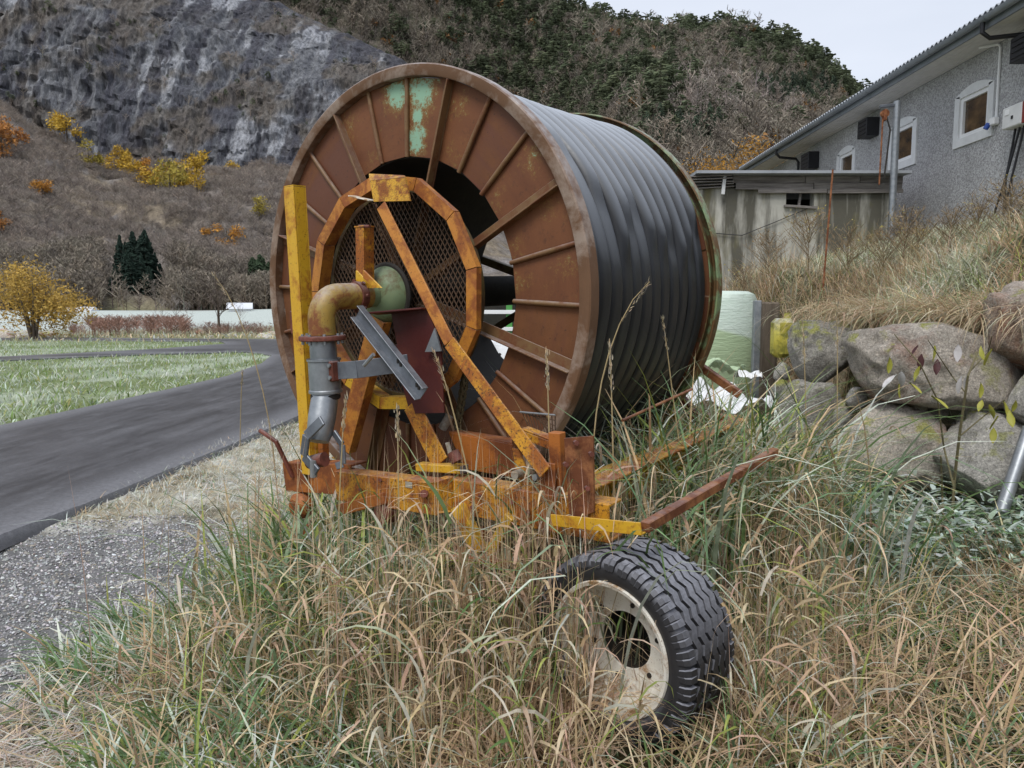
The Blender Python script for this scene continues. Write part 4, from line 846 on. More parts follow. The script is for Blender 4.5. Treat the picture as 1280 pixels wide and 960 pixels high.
# green farm implement far behind the drum
M['green_paint'] = simple('green_machine_paint', (.05, .22, .05), (.08, .30, .07), 5, .5, .05)
gw_ = thing('farm_trailer', 'green framed farm trailer with white side rails seen through the drum', 'trailer', (.0, 13.2, 0))
def tput(mb, n, m): return mb.build(n, M[m], gw_, (0, -13.2, 0))
for z in (1.35, 1.65, 1.95): tput(MB().bar((-2.2, 13.2, z), (1.6, 13.2, z), .05, .07, (0, 0, 1)), 'side_rail', 'frame_white')
for x in (-2.2, -1.4, -.6, -.05, .7, 1.5): tput(MB().bar((x, 13.25, .8), (x, 13.25, 2.15), .11, .08, (0, 1, 0)), 'post', 'green_paint')
tput(MB().box((-.3, 13.6, .85), (4, .9, .16), None, .02), 'bed', 'green_paint'); tput(MB().box((-.3, 14.0, 1.5), (3.8, .05, 1.1), None, .01), 'tailboard', 'dark_steel')
for x in (-1.4, .9): tput(MB().lathe([(.2, -.12), (.38, -.12), (.42, -.08), (.42, .08), (.38, .12), (.2, .12)], 'y', 36, True, c=(x, 13.3, .42)), 'tyre', 'rubber')

# ------------------------------------------------------------------ boulder wall
def mk_stone(name, a, b, moss=.5, red=None):
    t = NT(name); v = t.coord(True); n = t.noise(v, 2.6, 9, .68); n2 = t.noise(v, 26, 6, .75); c = t.mix(t.ramp(n, [(.3, 0.), (.7, 1.)]), a, b); c = t.mix(1., c, t.ramp(n2, [(.3, .62), (.7, 1.35)]), 'MULTIPLY')
    if red: c = t.mix(t.ramp(t.noise(v, 1.7, 6, .6), [(.52, 0.), (.64, .8)]), c, red)
    lic = t.ramp(t.noise(v, 9, 5, .7), [(.60, 0.), (.66, .7)]); c = t.mix(lic, c, (.36, .35, .31))
    mz = t.math('MULTIPLY', t.up(.0, .7), t.ramp(t.noise(v, 3.3, 7, .7), [(.60 - .07 * moss, 0.), (.66 - .07 * moss, .85)])); c = t.mix(mz, c, (.27, .28, .05))
    dk = t.ramp(t.noise(t.coord(True, (1, 1, .35)), 4, 6, .65), [(.30, .6), (.40, 0.)]); c = t.mix(dk, c, (.06, .052, .042))
    c = t.mix(1., c, t.ramp(t.noise(v, 75, 4, .8), [(.35, .7), (.65, 1.75)]), 'MULTIPLY'); c = t.mix(t.ramp(t.noise(v, 34, 5, .8), [(.60, 0.), (.63, .8)]), c, (.50, .49, .45)); t.bump(t.mix(.5, n2, t.noise(v, 60, 5, .8)), 1., .05); return t.out(c, .88, 0, .2)
ST = [mk_stone('granite_grey', (.25, .24, .22), (.54, .52, .48), 1.), mk_stone('granite_warm', (.26, .235, .20), (.54, .49, .43), .9, (.25, .13, .09)), mk_stone('granite_pink', (.26, .22, .185), (.50, .43, .37), .4, (.30, .15, .09)), mk_stone('granite_dark', (.17, .165, .145), (.38, .36, .325), 1.2)]
bw = thing('boulder_wall', 'dry retaining wall of big mossy boulders under the grassy bank', 'stone wall', (3.6, 6.2, .2))
def boulder(px, py, Y, sx, sz, mat, seed, sy=None, rz=0., sub=5):
    bm = bmesh.new(); bmesh.ops.create_icosphere(bm, subdivisions=sub, radius=1); P = np.array([q.co[:] for q in bm.verts]); F = np.array([[q.index for q in f.verts] for f in bm.faces]); bm.free()
    nrm = P.copy(); P = np.sign(P) * np.abs(P) ** .80; r = 1 + .22 * fbm(nrm * 1.15 + seed * 3.1, 3, seed) + .07 * fbm(nrm * 4 + seed, 3, seed + 9) - .05 * np.abs(fbm(nrm * 2.6 + seed * 2, 3, seed + 12)) + .02 * fbm(nrm * 11, 2, seed + 20); r = r + .012 * fbm(nrm * 26, 2, seed + 30); P = P * r[:, None]
    rg = np.random.default_rng(seed)
    for _ in range(16):                          # flat broken faces
        d = rg.normal(size=3); d /= np.linalg.norm(d); h = rg.uniform(.74, .95); k = P @ d; P -= np.outer(np.maximum(0, k - h) * .85, d)
    P *= np.array([sx, sy or sx * .8, sz]) / 2 / np.abs(P).max(0); o = raw('stone', P, F, ST[mat], None, bw, True); c = at_y(px, py, Y); o.location = (c[0] - 3.6, c[1] - 6.2, c[2] - .2); o.rotation_euler = (0, random.uniform(-.06, .06), rz); return o
def bpx(x0, x1, y0, y1, Y, mat, seed, **k): return boulder((x0 + x1) / 2, (y0 + y1) / 2, Y, (x1 - x0) / FPX * Y * 1.02, (y1 - y0) / FPX * Y * 1.02, mat, seed, **k)
for a in ((1060, 1272, 402, 516, 6.0, 1, 3), (1228, 1350, 352, 470, 5.6, 2, 5), (980, 1070, 396, 482, 7.0, 3, 8), (1044, 1180, 500, 612, 5.9, 1, 11), (1166, 1330, 506, 640, 5.55, 0, 14), (972, 1056, 474, 560, 6.6, 3, 17), (1262, 1360, 455, 540, 5.3, 0, 21), (1330, 1460, 400, 560, 5.0, 1, 24), (1320, 1470, 540, 690, 4.8, 0, 27)): bpx(*a[:5], a[5], a[6])
for a in ((1056, 1084, 482, 512, 6.2, 0, 31), (966, 990, 452, 478, 7.3, 0, 33), (1040, 1066, 500, 540, 6.3, 3, 35), (1160, 1186, 500, 526, 5.95, 1, 37), (962, 984, 474, 500, 7.2, 3, 39), (1236, 1262, 462, 490, 5.8, 0, 41)): bpx(*a[:5], a[5], a[6], sub=3)
# pipe leaning at the right and grey plank in the weeds
pp = MB().tube([(0, 0, -.12), tuple(at_y(1287, 535, 4.95) - at_y(1253, 618, 4.8))], .042, 16).build('pipe', M['galv']); pp.location = at_y(1253, 618, 4.8); tag(pp, 'grey metal pipe leaning against the boulders at the right edge', 'pipe')
pk = MB().box((0, 0, 0), (.62, .13, .045), None, .008).build('plank', M['old_wood']); pk.location = at_y(1010, 584, 5.4); pk.rotation_euler = (.25, .28, -.35); tag(pk, 'weathered grey plank lying in the weeds below the boulders', 'plank')

# ------------------------------------------------------------------ far trees: prototypes as triangle soups
def strip_tri(p0, p1, w0, w1, side):
    s_ = np.array(side) / (np.linalg.norm(side) + 1e-9); return [p0 - s_ * w0, p0 + s_ * w0, p1 + s_ * w1, p1 - s_ * w1], [(0, 1, 2), (0, 2, 3)]
def pr_conifer(rg, r=.17, layers=9, spikes=8, green=(.016, .032, .018), round_=False):
    V, F, C = [], [], []
    def tri(a, b, c, col):
        o = len(V); V.extend([a, b, c]); F.append((o, o + 1, o + 2)); C.extend([col] * 3)
    V.extend([np.array(p) for p in ((-.012, 0, 0), (.012, 0, 0), (0, 0, 1), (0, -.012, 0), (0, .012, 0), (0, 0, 1))]); F += [(0, 1, 2), (3, 4, 5)]; C += [(.05, .04, .03)] * 6
    for k in range(layers):
        t = k / layers; z = .10 + .86 * t if not round_ else .35 + .58 * t
        rr = r * (1 - t) ** .8 + .02 if not round_ else r * math.sin(PI * (t * .8 + .15))
        for q in range(spikes):
            a = rg.uniform(0, 2 * PI); l = rr * rg.uniform(.6, 1.15); dr = rg.uniform(-.05, .02) if not round_ else rg.uniform(-.02, .06); wd = l * .34 + .012
            d = np.array([math.cos(a), math.sin(a), 0]); s_ = np.array([-d[1], d[0], 0]); b0 = np.array([0, 0, z + .045]); tip = d * l + np.array([0, 0, z + dr])
            f = rg.uniform(.6, 1.5); col = tuple(c * f for c in green); tri(b0, tip + s_ * wd * .5 + np.array([0, 0, -.02]), tip - s_ * wd * .5, col)
            tri(b0 + np.array([0, 0, .02]), d * l * .9 + np.array([0, 0, z + dr - .05]), d * l * 1.02 + np.array([0, 0, z + dr + .015]), col)
    return np.array(V), np.array(F), np.array(C)
def pr_bare(rg, col=(.12, .095, .085), nb=15, tw=4, spread=.24, trunk=.010, wm=1., leaf=None, nl=0):
    V, F, C = [], [], []
    def st(p0, p1, w0, w1, c):
        o = len(V); side = np.cross(p1 - p0, rg.normal(size=3)); v, f = strip_tri(p0, p1, w0, w1, side); V.extend(v); F.extend([tuple(i + o for i in q) for q in f]); C.extend([c] * 4)
    top = np.array([rg.normal() * .03, rg.normal() * .03, 1.]); st(np.zeros(3), top, trunk, .002, tuple(q * rg.uniform(.9, 1.4) for q in col)); st(np.zeros(3), top, trunk, .002, col)
    for k in range(nb):
        t = rg.uniform(.22, .95); p = top * t; a = rg.uniform(0, 2 * PI); l = spread * (1.15 - t) * rg.uniform(.7, 1.3) + .05
        q = p + np.array([math.cos(a) * l, math.sin(a) * l, l * rg.uniform(.6, 1.4)]); f = rg.uniform(.7, 1.35); c = tuple(w_ * f for w_ in col); st(p, q, .0055 * wm, .002 * wm, c)
        for _ in range(tw):
            u = rg.uniform(.3, 1); m = p + (q - p) * u; e = m + np.array([rg.normal() * .055, rg.normal() * .055, rg.uniform(.02, .12)]); st(m, e, .0045 * wm, .0015 * wm, c)
            if nl and rg.random() < nl:
                for _ in range(3):
                    o = len(V); x = e + rg.normal(size=3) * .03; V.extend([x, x + rg.normal(size=3) * .014, x + rg.normal(size=3) * .014]); F.append((o, o + 1, o + 2)); g_ = rg.uniform(.6, 1.4); C.extend([tuple(w_ * g_ for w_ in leaf)] * 3)
    return np.array(V), np.array(F), np.array(C)
def pr_leafy(rg, col, n=200, wood=(.08, .065, .05), rx=.28, z0=.28, sz=.05, lobes=7):
    V, F, C = pr_bare(rg, wood, 9, 1, .26, .016, wm=1.); V, F, C = list(V), list(F), list(C)
    ls = [(rg.normal() * rx * .55, rg.normal() * rx * .55, rg.uniform(z0 + .12, .86), rg.uniform(.5, 1) * rx * .75) for _ in range(lobes)]
    for _ in range(n):
        lx, ly, lz, lr = ls[rg.integers(lobes)]; d = rg.normal(size=3); d /= np.linalg.norm(d); p = np.array([lx, ly, lz]) + d * lr * rg.uniform(.35, 1.05); p[2] = max(p[2], z0 * .7)
        o = len(V); f = rg.uniform(.55, 1.4); V.extend([p, p + rg.normal(size=3) * sz, p + rg.normal(size=3) * sz]); F.append((o, o + 1, o + 2)); C.extend([tuple(w_ * f for w_ in col)] * 3)
    return np.array(V), np.array(F), np.array(C)
def scatter(bag, protos, P, S, rg, tint=None, wide=(1., 1.)):
    pi = rg.integers(len(protos), size=len(P)); ang = rg.uniform(0, 2 * PI, len(P)); wd = rg.uniform(*wide, len(P))
    for k, (V, F, C) in enumerate(protos):
        ii = np.where(pi == k)[0]
        if not len(ii): continue
        ca, sa = np.cos(ang[ii])[:, None], np.sin(ang[ii])[:, None]; s_ = S[ii][:, None]; w_ = (wd[ii])[:, None]
        X = (V[None, :, 0] * ca - V[None, :, 1] * sa) * s_ * w_; Y = (V[None, :, 0] * sa + V[None, :, 1] * ca) * s_ * w_; Z = V[None, :, 2] * s_
        W = np.stack([X, Y, Z], -1) + P[ii][:, None, :]; FF = F[None] + (np.arange(len(ii)) * len(V))[:, None, None]
        CC_ = np.broadcast_to(C[None], W.shape) * (tint[ii][:, None, :] if tint is not None else 1)
        bag.add(W.reshape(-1, 3), FF.reshape(-1, 3), CC_.reshape(-1, 3))
def project(P):
    q = P - EYEV; fw = q[..., 1] * _c - q[..., 2] * _s; upv = q[..., 1] * _s + q[..., 2] * _c
    return 640 + FPX * q[..., 0] / fw, 480 - FPX * upv / fw
def sample(surf, n, rg):
    V, U_, T_ = surf; nu, nt_ = T_.shape; i = rg.uniform(0, nu - 1.001, n); j = rg.uniform(0, nt_ - 1.001, n); a, b = i.astype(int), j.astype(int); f, g_ = (i - a)[:, None], (j - b)[:, None]
    P = V[a, b] * (1 - f) * (1 - g_) + V[a + 1, b] * f * (1 - g_) + V[a, b + 1] * (1 - f) * g_ + V[a + 1, b + 1] * f * g_; return P, T_[a, b]
def on_surf(surf, x, y):
    px, py = project(surf[0]); d = (px - x) ** 2 + (py - y) ** 2; k = np.unravel_index(d.argmin(), d.shape); return surf[0][k]

def woods(name, sets):
    """one stuff object: geometry nodes put a prototype on every point; sets = [(kind name, prototypes, P, S, wide range)]"""
    coll = bpy.data.collections.new(name + '_kinds'); obs = []; recs = []
    for kn, protos, P, S, wide in sets:
        ids = []
        for V, F, C in protos:
            me = raw(kn, V, F, M['woods'], C); COL.objects.unlink(me); coll.objects.link(me); ids.append(me)
        recs.append((ids, P, S, wide)); obs += ids
    order = {o.name: i for i, o in enumerate(sorted(obs, key=lambda o: o.name))}
    PP = np.concatenate([r[1] for r in recs]); pk = np.concatenate([np.array([order[o.name] for o in r[0]])[rg.integers(len(r[0]), size=len(r[1]))] for r in recs])
    sc_ = np.concatenate([np.stack([r[2] * w_, r[2] * w_, r[2]], -1) for r in recs for w_ in [rg.uniform(*r[3], len(r[1]))]])
    rt = np.zeros_like(PP); rt[:, 2] = rg.uniform(0, 2 * PI, len(PP))
    me = bpy.data.meshes.new(name); me.vertices.add(len(PP)); me.vertices.foreach_set('co', PP.astype(np.float32).ravel())
    for nm, ty, dat in (('sc', 'FLOAT_VECTOR', sc_), ('rt', 'FLOAT_VECTOR', rt)): a = me.attributes.new(nm, ty, 'POINT'); a.data.foreach_set('vector', dat.astype(np.float32).ravel())
    a = me.attributes.new('pk', 'INT', 'POINT'); a.data.foreach_set('value', pk.astype(np.int32)); me.update()
    o = bpy.data.objects.new(name, me); COL.objects.link(o); ng = bpy.data.node_groups.new(name, 'GeometryNodeTree'); N = ng.nodes.new; K = ng.links.new
    ng.interface.new_socket('Geometry', in_out='INPUT', socket_type='NodeSocketGeometry'); ng.interface.new_socket('Geometry', in_out='OUTPUT', socket_type='NodeSocketGeometry')
    gi, go, ci, ip = N('NodeGroupInput'), N('NodeGroupOutput'), N('GeometryNodeCollectionInfo'), N('GeometryNodeInstanceOnPoints')
    ci.inputs['Collection'].default_value = coll; ci.inputs['Separate Children'].default_value = True; ci.inputs['Reset Children'].default_value = True; ip.inputs['Pick Instance'].default_value = True
    for nm, ty, sock in (('sc', 'FLOAT_VECTOR', 'Scale'), ('rt', 'FLOAT_VECTOR', 'Rotation'), ('pk', 'INT', 'Instance Index')):
        at = N('GeometryNodeInputNamedAttribute'); at.data_type = ty; at.inputs['Name'].default_value = nm; K([q for q in at.outputs if q.enabled and q.name == 'Attribute'][0], ip.inputs[sock])
    K(gi.outputs[0], ip.inputs['Points']); K(ci.outputs[0], ip.inputs['Instance']); K(ip.outputs[0], go.inputs[0])
    md = o.modifiers.new('woods', 'NODES'); md.node_group = ng; return tag(o, kind='stuff')
rg = np.random.default_rng(77)
PINE = [pr_conifer(rg, .26, 7, 6, (.14, .165, .105), True) for _ in range(5)]; SPRUCE = [pr_conifer(rg, .19, 10, 8, (.065, .09, .062)) for _ in range(4)]
BARE = [pr_bare(rg, (.25, .22, .185), 16, 4, .3, .014, wm=2.6) for _ in range(6)]; PALE = [pr_bare(rg, (.33, .29, .265), 14, 3, .18, .016, wm=2.) for _ in range(4)]
SHRUB = [pr_bare(rg, (.27, .235, .21), 16, 3, .6, .014, wm=2.6) for _ in range(6)]
RUSTY = [pr_leafy(rg, (.22, .12, .05), 60, rx=.22, sz=.07) for _ in range(3)]; GOLD = [pr_leafy(rg, (.42, .28, .05), 110, rx=.24, sz=.06) for _ in range(3)]
# forest over the hill
P, T = sample(HL, 52000, rg); px, py = project(P); 
ok = (px > 330) & (px < 1150) & (T > .10) & (T < .86) & (py > -60) & (py < 300); P, T, px, py = P[ok], T[ok], px[ok], py[ok]
nz = fbm(P / 55., 3, 81); n2 = fbm(P / 22., 2, 83); sky_d = py - np.interp(px, SKYX, SKYY)
pine = (.8 * nz + .5 * n2 + rg.normal(0, .42, len(P)) + .65 * np.exp(-(sky_d / 9.) ** 2) + .5 * np.exp(-((sky_d - np.interp(px, [500, 700, 900], [70, 78, 75])) / 32.) ** 2) * (px < 920)) > .14
pale = ((px - 915) / 90) ** 2 + ((py - 140) / 34) ** 2 < 1; spr = (((px - 850) / 50) ** 2 + ((py - 178) / 24) ** 2 < 1) | (((px - 1000) / 60) ** 2 + ((py - 118) / 18) ** 2 < .8); lowred = (py > 176) & (px > 800)
dist = P[:, 1]; S = rg.uniform(.65, 1.25, len(P)) * np.where(rg.random(len(P)) < .10, 1.65, 1) * (8. + 2.2 * (dist > 500)); kind = np.where(spr & (rg.random(len(P)) < .8), 3, np.where(pale & (rg.random(len(P)) < .75), 2, np.where(pine & ~lowred, 1, 0)))
kind = np.where((kind == 0) & (rg.random(len(P)) < .04), 4, kind); tint = np.ones((len(P), 3)) * rg.uniform(.75, 1.25, (len(P), 1)); tint[:, 0] *= rg.uniform(.94, 1.10, len(P))
woods('hill_forest', [(kn, pr, (P - [0, 0, .3])[kind == k], S[kind == k], (1., 1.35)) for k, kn, pr in ((0, 'bare_tree', BARE), (1, 'pine', PINE), (2, 'pale_birch', PALE), (3, 'spruce', SPRUCE), (4, 'rusty_birch', RUSTY))])
# bushes rooted on the cliff ledges and along its upper edge
P, T = sample(CL, 14000, rg); px, py = project(P); led = fbm(np.stack([P[:, 0] / 30. + P[:, 2] / 45., P[:, 2] / 17. - P[:, 0] / 40., P[:, 0] * 0], -1), 4, 67, .6); ok = (px > -90) & (px < 700) & (((led > .30) & (T < .7) & (T > .05) & (rg.random(len(P)) < .5)) | ((T > .56) & (T < .86))); P, T = P[ok], T[ok]
bag = Bag(); S = rg.uniform(2., 5.5, len(P)) * (1 + .5 * (T > .6)); tint = np.ones((len(P), 3)) * rg.uniform(.6, 1.15, (len(P), 1)); m = rg.random(len(P)) < .22
woods('cliff_bushes', [('scrub', SHRUB, P[~m] - [0, .3, .4], S[~m], (1., 1.5)), ('pine', PINE, P[m] - [0, .3, .4], S[m] * 1.1, (1., 1.3))])
# scrub over the left slope
P, T = sample(SL, 60000, rg); px, py = project(P); ok = (px > -90) & (px < 460) & (T > .06) & (T < .95); P, T, px, py = P[ok], T[ok], px[ok], py[ok]
thin = fbm(P / 24., 3, 87) < .85; low = T < .30; keep = thin & ((rg.random(len(P)) < .8) | low) & ~((px > 128) & (px < 212) & (py > 322) & (T < .5) & (rg.random(len(P)) < .93)); P, T, px, py = P[keep], T[keep], px[keep], py[keep]
S = rg.uniform(1.4, 3.4, len(P)) * (1 + .75 * (T < .22)); tint = np.ones((len(P), 3)) * rg.uniform(.7, 1.3, (len(P), 1)); m = T < .22; woods('slope_scrub', [('scrub', SHRUB, P[~m] - [0, 0, .2], S[~m], (1., 1.5)), ('bare_tree', BARE, P[m] - [0, 0, .2], S[m] * 1.1, (1., 1.2))])
# bare ledge scrub over the cliff foot is carried by the slope; single trees that can be picked out follow
def soup(name, proto, P, S, label, cat, group=None, wide=1., mat='forest', rot=0.):
    V, F, C = proto; o = raw(name, V * [S * wide, S * wide, S], F, M[mat], C); o.location = P; o.rotation_euler.z = rot; return tag(o, label, cat, group)
# split prototypes into trunk and crown children
def tree_thing(name, label, cat, P, S, wide, crown, trunk_col, group=None, mat='forest'):
    t = thing(name, label, cat, tuple(P), (0, 0, random.uniform(0, 6)), group); V, F, C = crown; raw('crown', V * [S * wide, S * wide, S], F, M[mat], C, t)
    MBt = MB().tube([(0, 0, -.3), (0, 0, S * .45), (.02 * S, 0, S * .8)], [.022 * S, .014 * S, .004 * S], 6); o = MBt.build('trunk', M['old_post'], t); return t
YT = [(101, 150, 18, 22, 'goldenmost round tree on the upper left slope'), (150, 140, 12, 14, 'small pale golden bush at the cliff foot on the upper left'), (53, 248, 14, 15, 'yellow bush just right of the orange trees on the left slope'), (325, 274, 14, 17, 'small olive yellow tree alone below the cliff foot near the reel'),
      (110, 212, 16, 20, 'olive yellow tree left of the golden row under the cliff'), (152, 218, 15, 17, 'first golden tree of the row under the cliff'), (166, 224, 15, 18, 'second golden tree of the row under the cliff'), (186, 228, 14, 18, 'short orange yellow tree in the golden row under the cliff'), (196, 240, 16, 22, 'low dense yellow tree at the bottom of the golden row'), (213, 250, 20, 30, 'largest yellow green tree of the golden row under the cliff'), (230, 238, 18, 24, 'dull gold tree right of the largest one in the golden row'), (246, 242, 18, 28, 'tall bright yellow tree ending the golden row'), (292, 228, 12, 17, 'lone yellow tree at the cliff foot right of the golden row'), (287, 312, 15, 18, 'orange yellow tree low on the slope near the reel')]
for x, y, wpx, hpx, lab in YT:
    P = on_surf(SL, x, y); D = P[1]; h = hpx / FPX * D * 1.75; og = 'orange' in lab; ol = 'olive' in lab or 'green' in lab; rr = np.random.default_rng(x); colr = (.50, .25, .05) if og else ((.36, .29, .06) if ol else (.52, .34, .05))
    tree_thing('yellow_tree', lab, 'tree', P - [0, 0, .3], h, min(1.9, wpx / hpx * 1.5), pr_leafy(rr, colr, 900, rx=.34, sz=.036, z0=.10), None, 'yellow trees on the slope')
for k, (x, y, hp) in enumerate(((6, 205, 36), (16, 190, 30), (3, 290, 22), (2, 170, 22))):
    P = on_surf(SL, x, y); h = hp / FPX * P[1] * 1.4; tree_thing('orange_tree', ['orange tree nearest the left edge in the upper cluster', 'orange yellow tree right of the leftmost orange tree', 'small red orange bush at the left edge lower down', 'pale orange tree highest at the left edge'][k], 'tree', P, h, 1.2, pr_leafy(np.random.default_rng(k + 300), (.46, .22, .07), 800, rx=.34, sz=.036, z0=.1), None, 'orange trees on the slope')
SPX = [(153, 350, 42), (160, 352, 38), (168, 356, 50), (175, 360, 46), (183, 358, 54), (189, 362, 40), (196, 362, 36), (148, 364, 26), (200, 366, 28), (142, 372, 22), (178, 366, 36), (165, 366, 38), (158, 362, 36), (188, 370, 28)]
SPL = ['tall spruce left of the peak of the dark clump', 'spruce with a thin top in the dark clump', 'spruce rising left of the tallest in the dark clump', 'spruce in the heart of the dark clump', 'tallest spruce of the dark clump on the slope', 'spruce right of the tallest in the dark clump', 'spruce on the right side of the dark clump', 'short spruce at the lower left of the dark clump', 'short spruce at the right edge of the dark clump', 'lowest small spruce left of the dark clump', 'spruce in front of the tallest pair', 'spruce standing low in the clump middle', 'spruce in front on the left of the clump', 'small spruce in front at the lower right of the clump']
for k, (x, y, hp) in enumerate(SPX):
    P = on_surf(SL, x, y); h = hp / FPX * P[1] * 1.38; tree_thing('spruce', SPL[k], 'tree', P - [0, 0, .3], h, .85 + .1 * (k % 5), pr_conifer(np.random.default_rng(k + 50), .2, 20, 14, (.022, .04, .03)), None, 'dark spruces clumped on the slope')
for k, (x, y, hp) in enumerate(((316, 372, 44), (328, 376, 56), (336, 374, 48))):
    P = on_surf(SL, x, y); h = hp / FPX * P[1] * 1.1; tree_thing('pine', ['dark green pine left of the pair beside the reel', 'tallest dark green pine standing beside the reel rim', 'dark green pine half hidden by the reel rim'][k], 'tree', P, h, 1.3, pr_conifer(np.random.default_rng(k + 90), .24, 18, 13, (.045, .07, .038)), None, 'pines beside the reel')
P = on_surf(HL, 845, 150); tree_thing('yellow_tree', 'broad dull yellow tree amid bare woods on the right hill', 'tree', P, 19, 1.5, pr_leafy(np.random.default_rng(400), (.36, .27, .05), 260, rx=.32, sz=.07, z0=.1), None, 'yellow trees on the right hill')
P = on_surf(HL, 951, 112); tree_thing('yellow_tree', 'small yellow green tree high on the right hill', 'tree', P, 20, .9, pr_leafy(np.random.default_rng(401), (.38, .33, .06), 200, rx=.3, sz=.07, z0=.1), None, 'yellow trees on the right hill')
# big yellow willow at the left edge
P = at_z(42, 424); h = 4.6; big = thing('willow', 'broad golden leaved willow at the left edge beyond the frosty lawn', 'tree', tuple(P)); rr = np.random.default_rng(9); V, F, C = pr_leafy(rr, (.50, .335, .085), 8000, (.14, .11, .08), .44, .08, .017, 24)
sel = np.array(C)[:, 0] > .0; raw('crown', V * [h * 1.15, h * 1.15, h], F, M['leaf'], C, big)
for k in range(7):
    a = k * .9; MB().tube([(.1 * math.cos(a), .1 * math.sin(a), -.2), (.4 * math.cos(a), .4 * math.sin(a), 1.4), (.9 * math.cos(a), .9 * math.sin(a), 2.8), (1.1 * math.cos(a), 1.1 * math.sin(a), 3.7)], [.07, .055, .035, .012], 6).build('stem', M['old_post'], big)
# orange bush behind the shed
P = np.array([8.1, 28., 4.2]); tree_thing('orange_bush', 'orange leaved bush showing above the shed roof edge', 'bush', P, 3.6, 1.05, pr_leafy(np.random.default_rng(31), (.42, .22, .04), 3200, rx=.42, sz=.014, z0=.3, lobes=12), None, None, 'leaf')
# roadside alder by the reel and twiggy bushes along the stream
P = at_z(274, 418); tree_thing('alder', 'slim bare tree standing by the stream left of the reel', 'tree', P, 5.2, 1., pr_bare(np.random.default_rng(3), (.10, .08, .07), 34, 5, .26, .012), None)
bag = Bag(); n = 360; xs = rg.uniform(88, 345, n); P = np.array([at_z(x, y, -.15) for x, y in zip(xs, rg.uniform(411, 422, n))]); S = rg.uniform(.5, 1.25, n) * np.where((xs > 110) & (xs < 235), 1.15, .7); tint = np.ones((n, 3)) * rg.uniform(.6, 1.1, (n, 1)) * np.where((xs > 100) & (xs < 235), 1, .8)[:, None] * np.array([1.15, .8, .7])
scatter(bag, SHRUB, P, S, rg, tint, (1., 1.5)); tag(bag.build('stream_brush', M['forest']), kind='stuff')
for k, (x, hp) in enumerate(((205, 34), (222, 40), (236, 30), (300, 30))):
    P = at_z(x, 412); soup('bare_sapling', pr_bare(np.random.default_rng(60 + k), (.26, .23, .21), 18, 4, .3, .009), P, hp / FPX * P[1] * 1.1, ['pale bare sapling left of the taller one over the red brush', 'tallest pale bare sapling over the red brush by the stream', 'short pale bare sapling right of the tallest over the red brush', 'pale bare sapling between the alder and the reel'][k], 'tree', 'pale saplings by the stream')
# fallen straw banks and stones by the stream
for k in range(26):
    x = random.choice([random.uniform(0, 60), random.uniform(225, 345)]); P = at_z(x, random.uniform(414, 424), 0); s_ = random.uniform(.25, .6)
    bm = bmesh.new(); bmesh.ops.create_icosphere(bm, subdivisions=2, radius=1); PV = np.array([q.co[:] for q in bm.verts]); PF = np.array([[q.index for q in f.verts] for f in bm.faces]); bm.free(); PV = PV * (1 + .25 * fbm(PV * 1.5 + k * 5, 2, k))[:, None] * [s_, s_ * .8, s_ * .6]
    o = raw('stone', PV, PF, ST[k % 4], smooth=True); o.location = P; tag(o, 'small rough stone among others on the stream bank beyond the road', 'stone', 'stones along the stream bank')
# barn and white hut
M['barn_red'] = simple('barn_red', (.14, .02, .018), (.2, .03, .025), 2, .8, 0); M['frost_roof'] = simple('frosted_roof', (.55, .58, .62), (.66, .68, .72), 1, .7, 0); M['barn_dark'] = simple('barn_dark', (.02, .018, .016), (.04, .035, .03), 1, .8, 0)
def cabin(name, label, P, w_, d_, hw, hr, wall, rz=0., door=True):
    t = thing(name, label, 'building', tuple(P), (0, 0, rz)); MB().box((0, 0, hw / 2), (w_, d_, hw)).build('wall', M[wall], t)
    MB().prism([(-w_ / 2 - .3, -d_ / 2 - .4, hw - .1), (-w_ / 2 - .3, d_ / 2 + .4, hw - .1), (-w_ / 2 - .3, 0, hw + hr)], (w_ + .6, 0, 0)).build('roof', M['frost_roof'], t)
    if door:
        for x in (-.28, .0, .28): MB().box((x * w_, -d_ / 2 - .02, hw * .4), (w_ * .18, .06, hw * .75)).build('door', M['barn_dark'], t)
P = at_y(101, 394, 106); cabin('barn', 'small red barn with a frosted white roof beyond the field', P - [0, 0, .2], 3.6, 2.6, .65, .75, 'barn_red')
P = at_y(300, 389, 98); cabin('hut', 'small white roofed hut on the frosty field near the reel', P - [0, 0, .3], 2.6, 2.2, .7, .7, 'frame_white', .3, False)

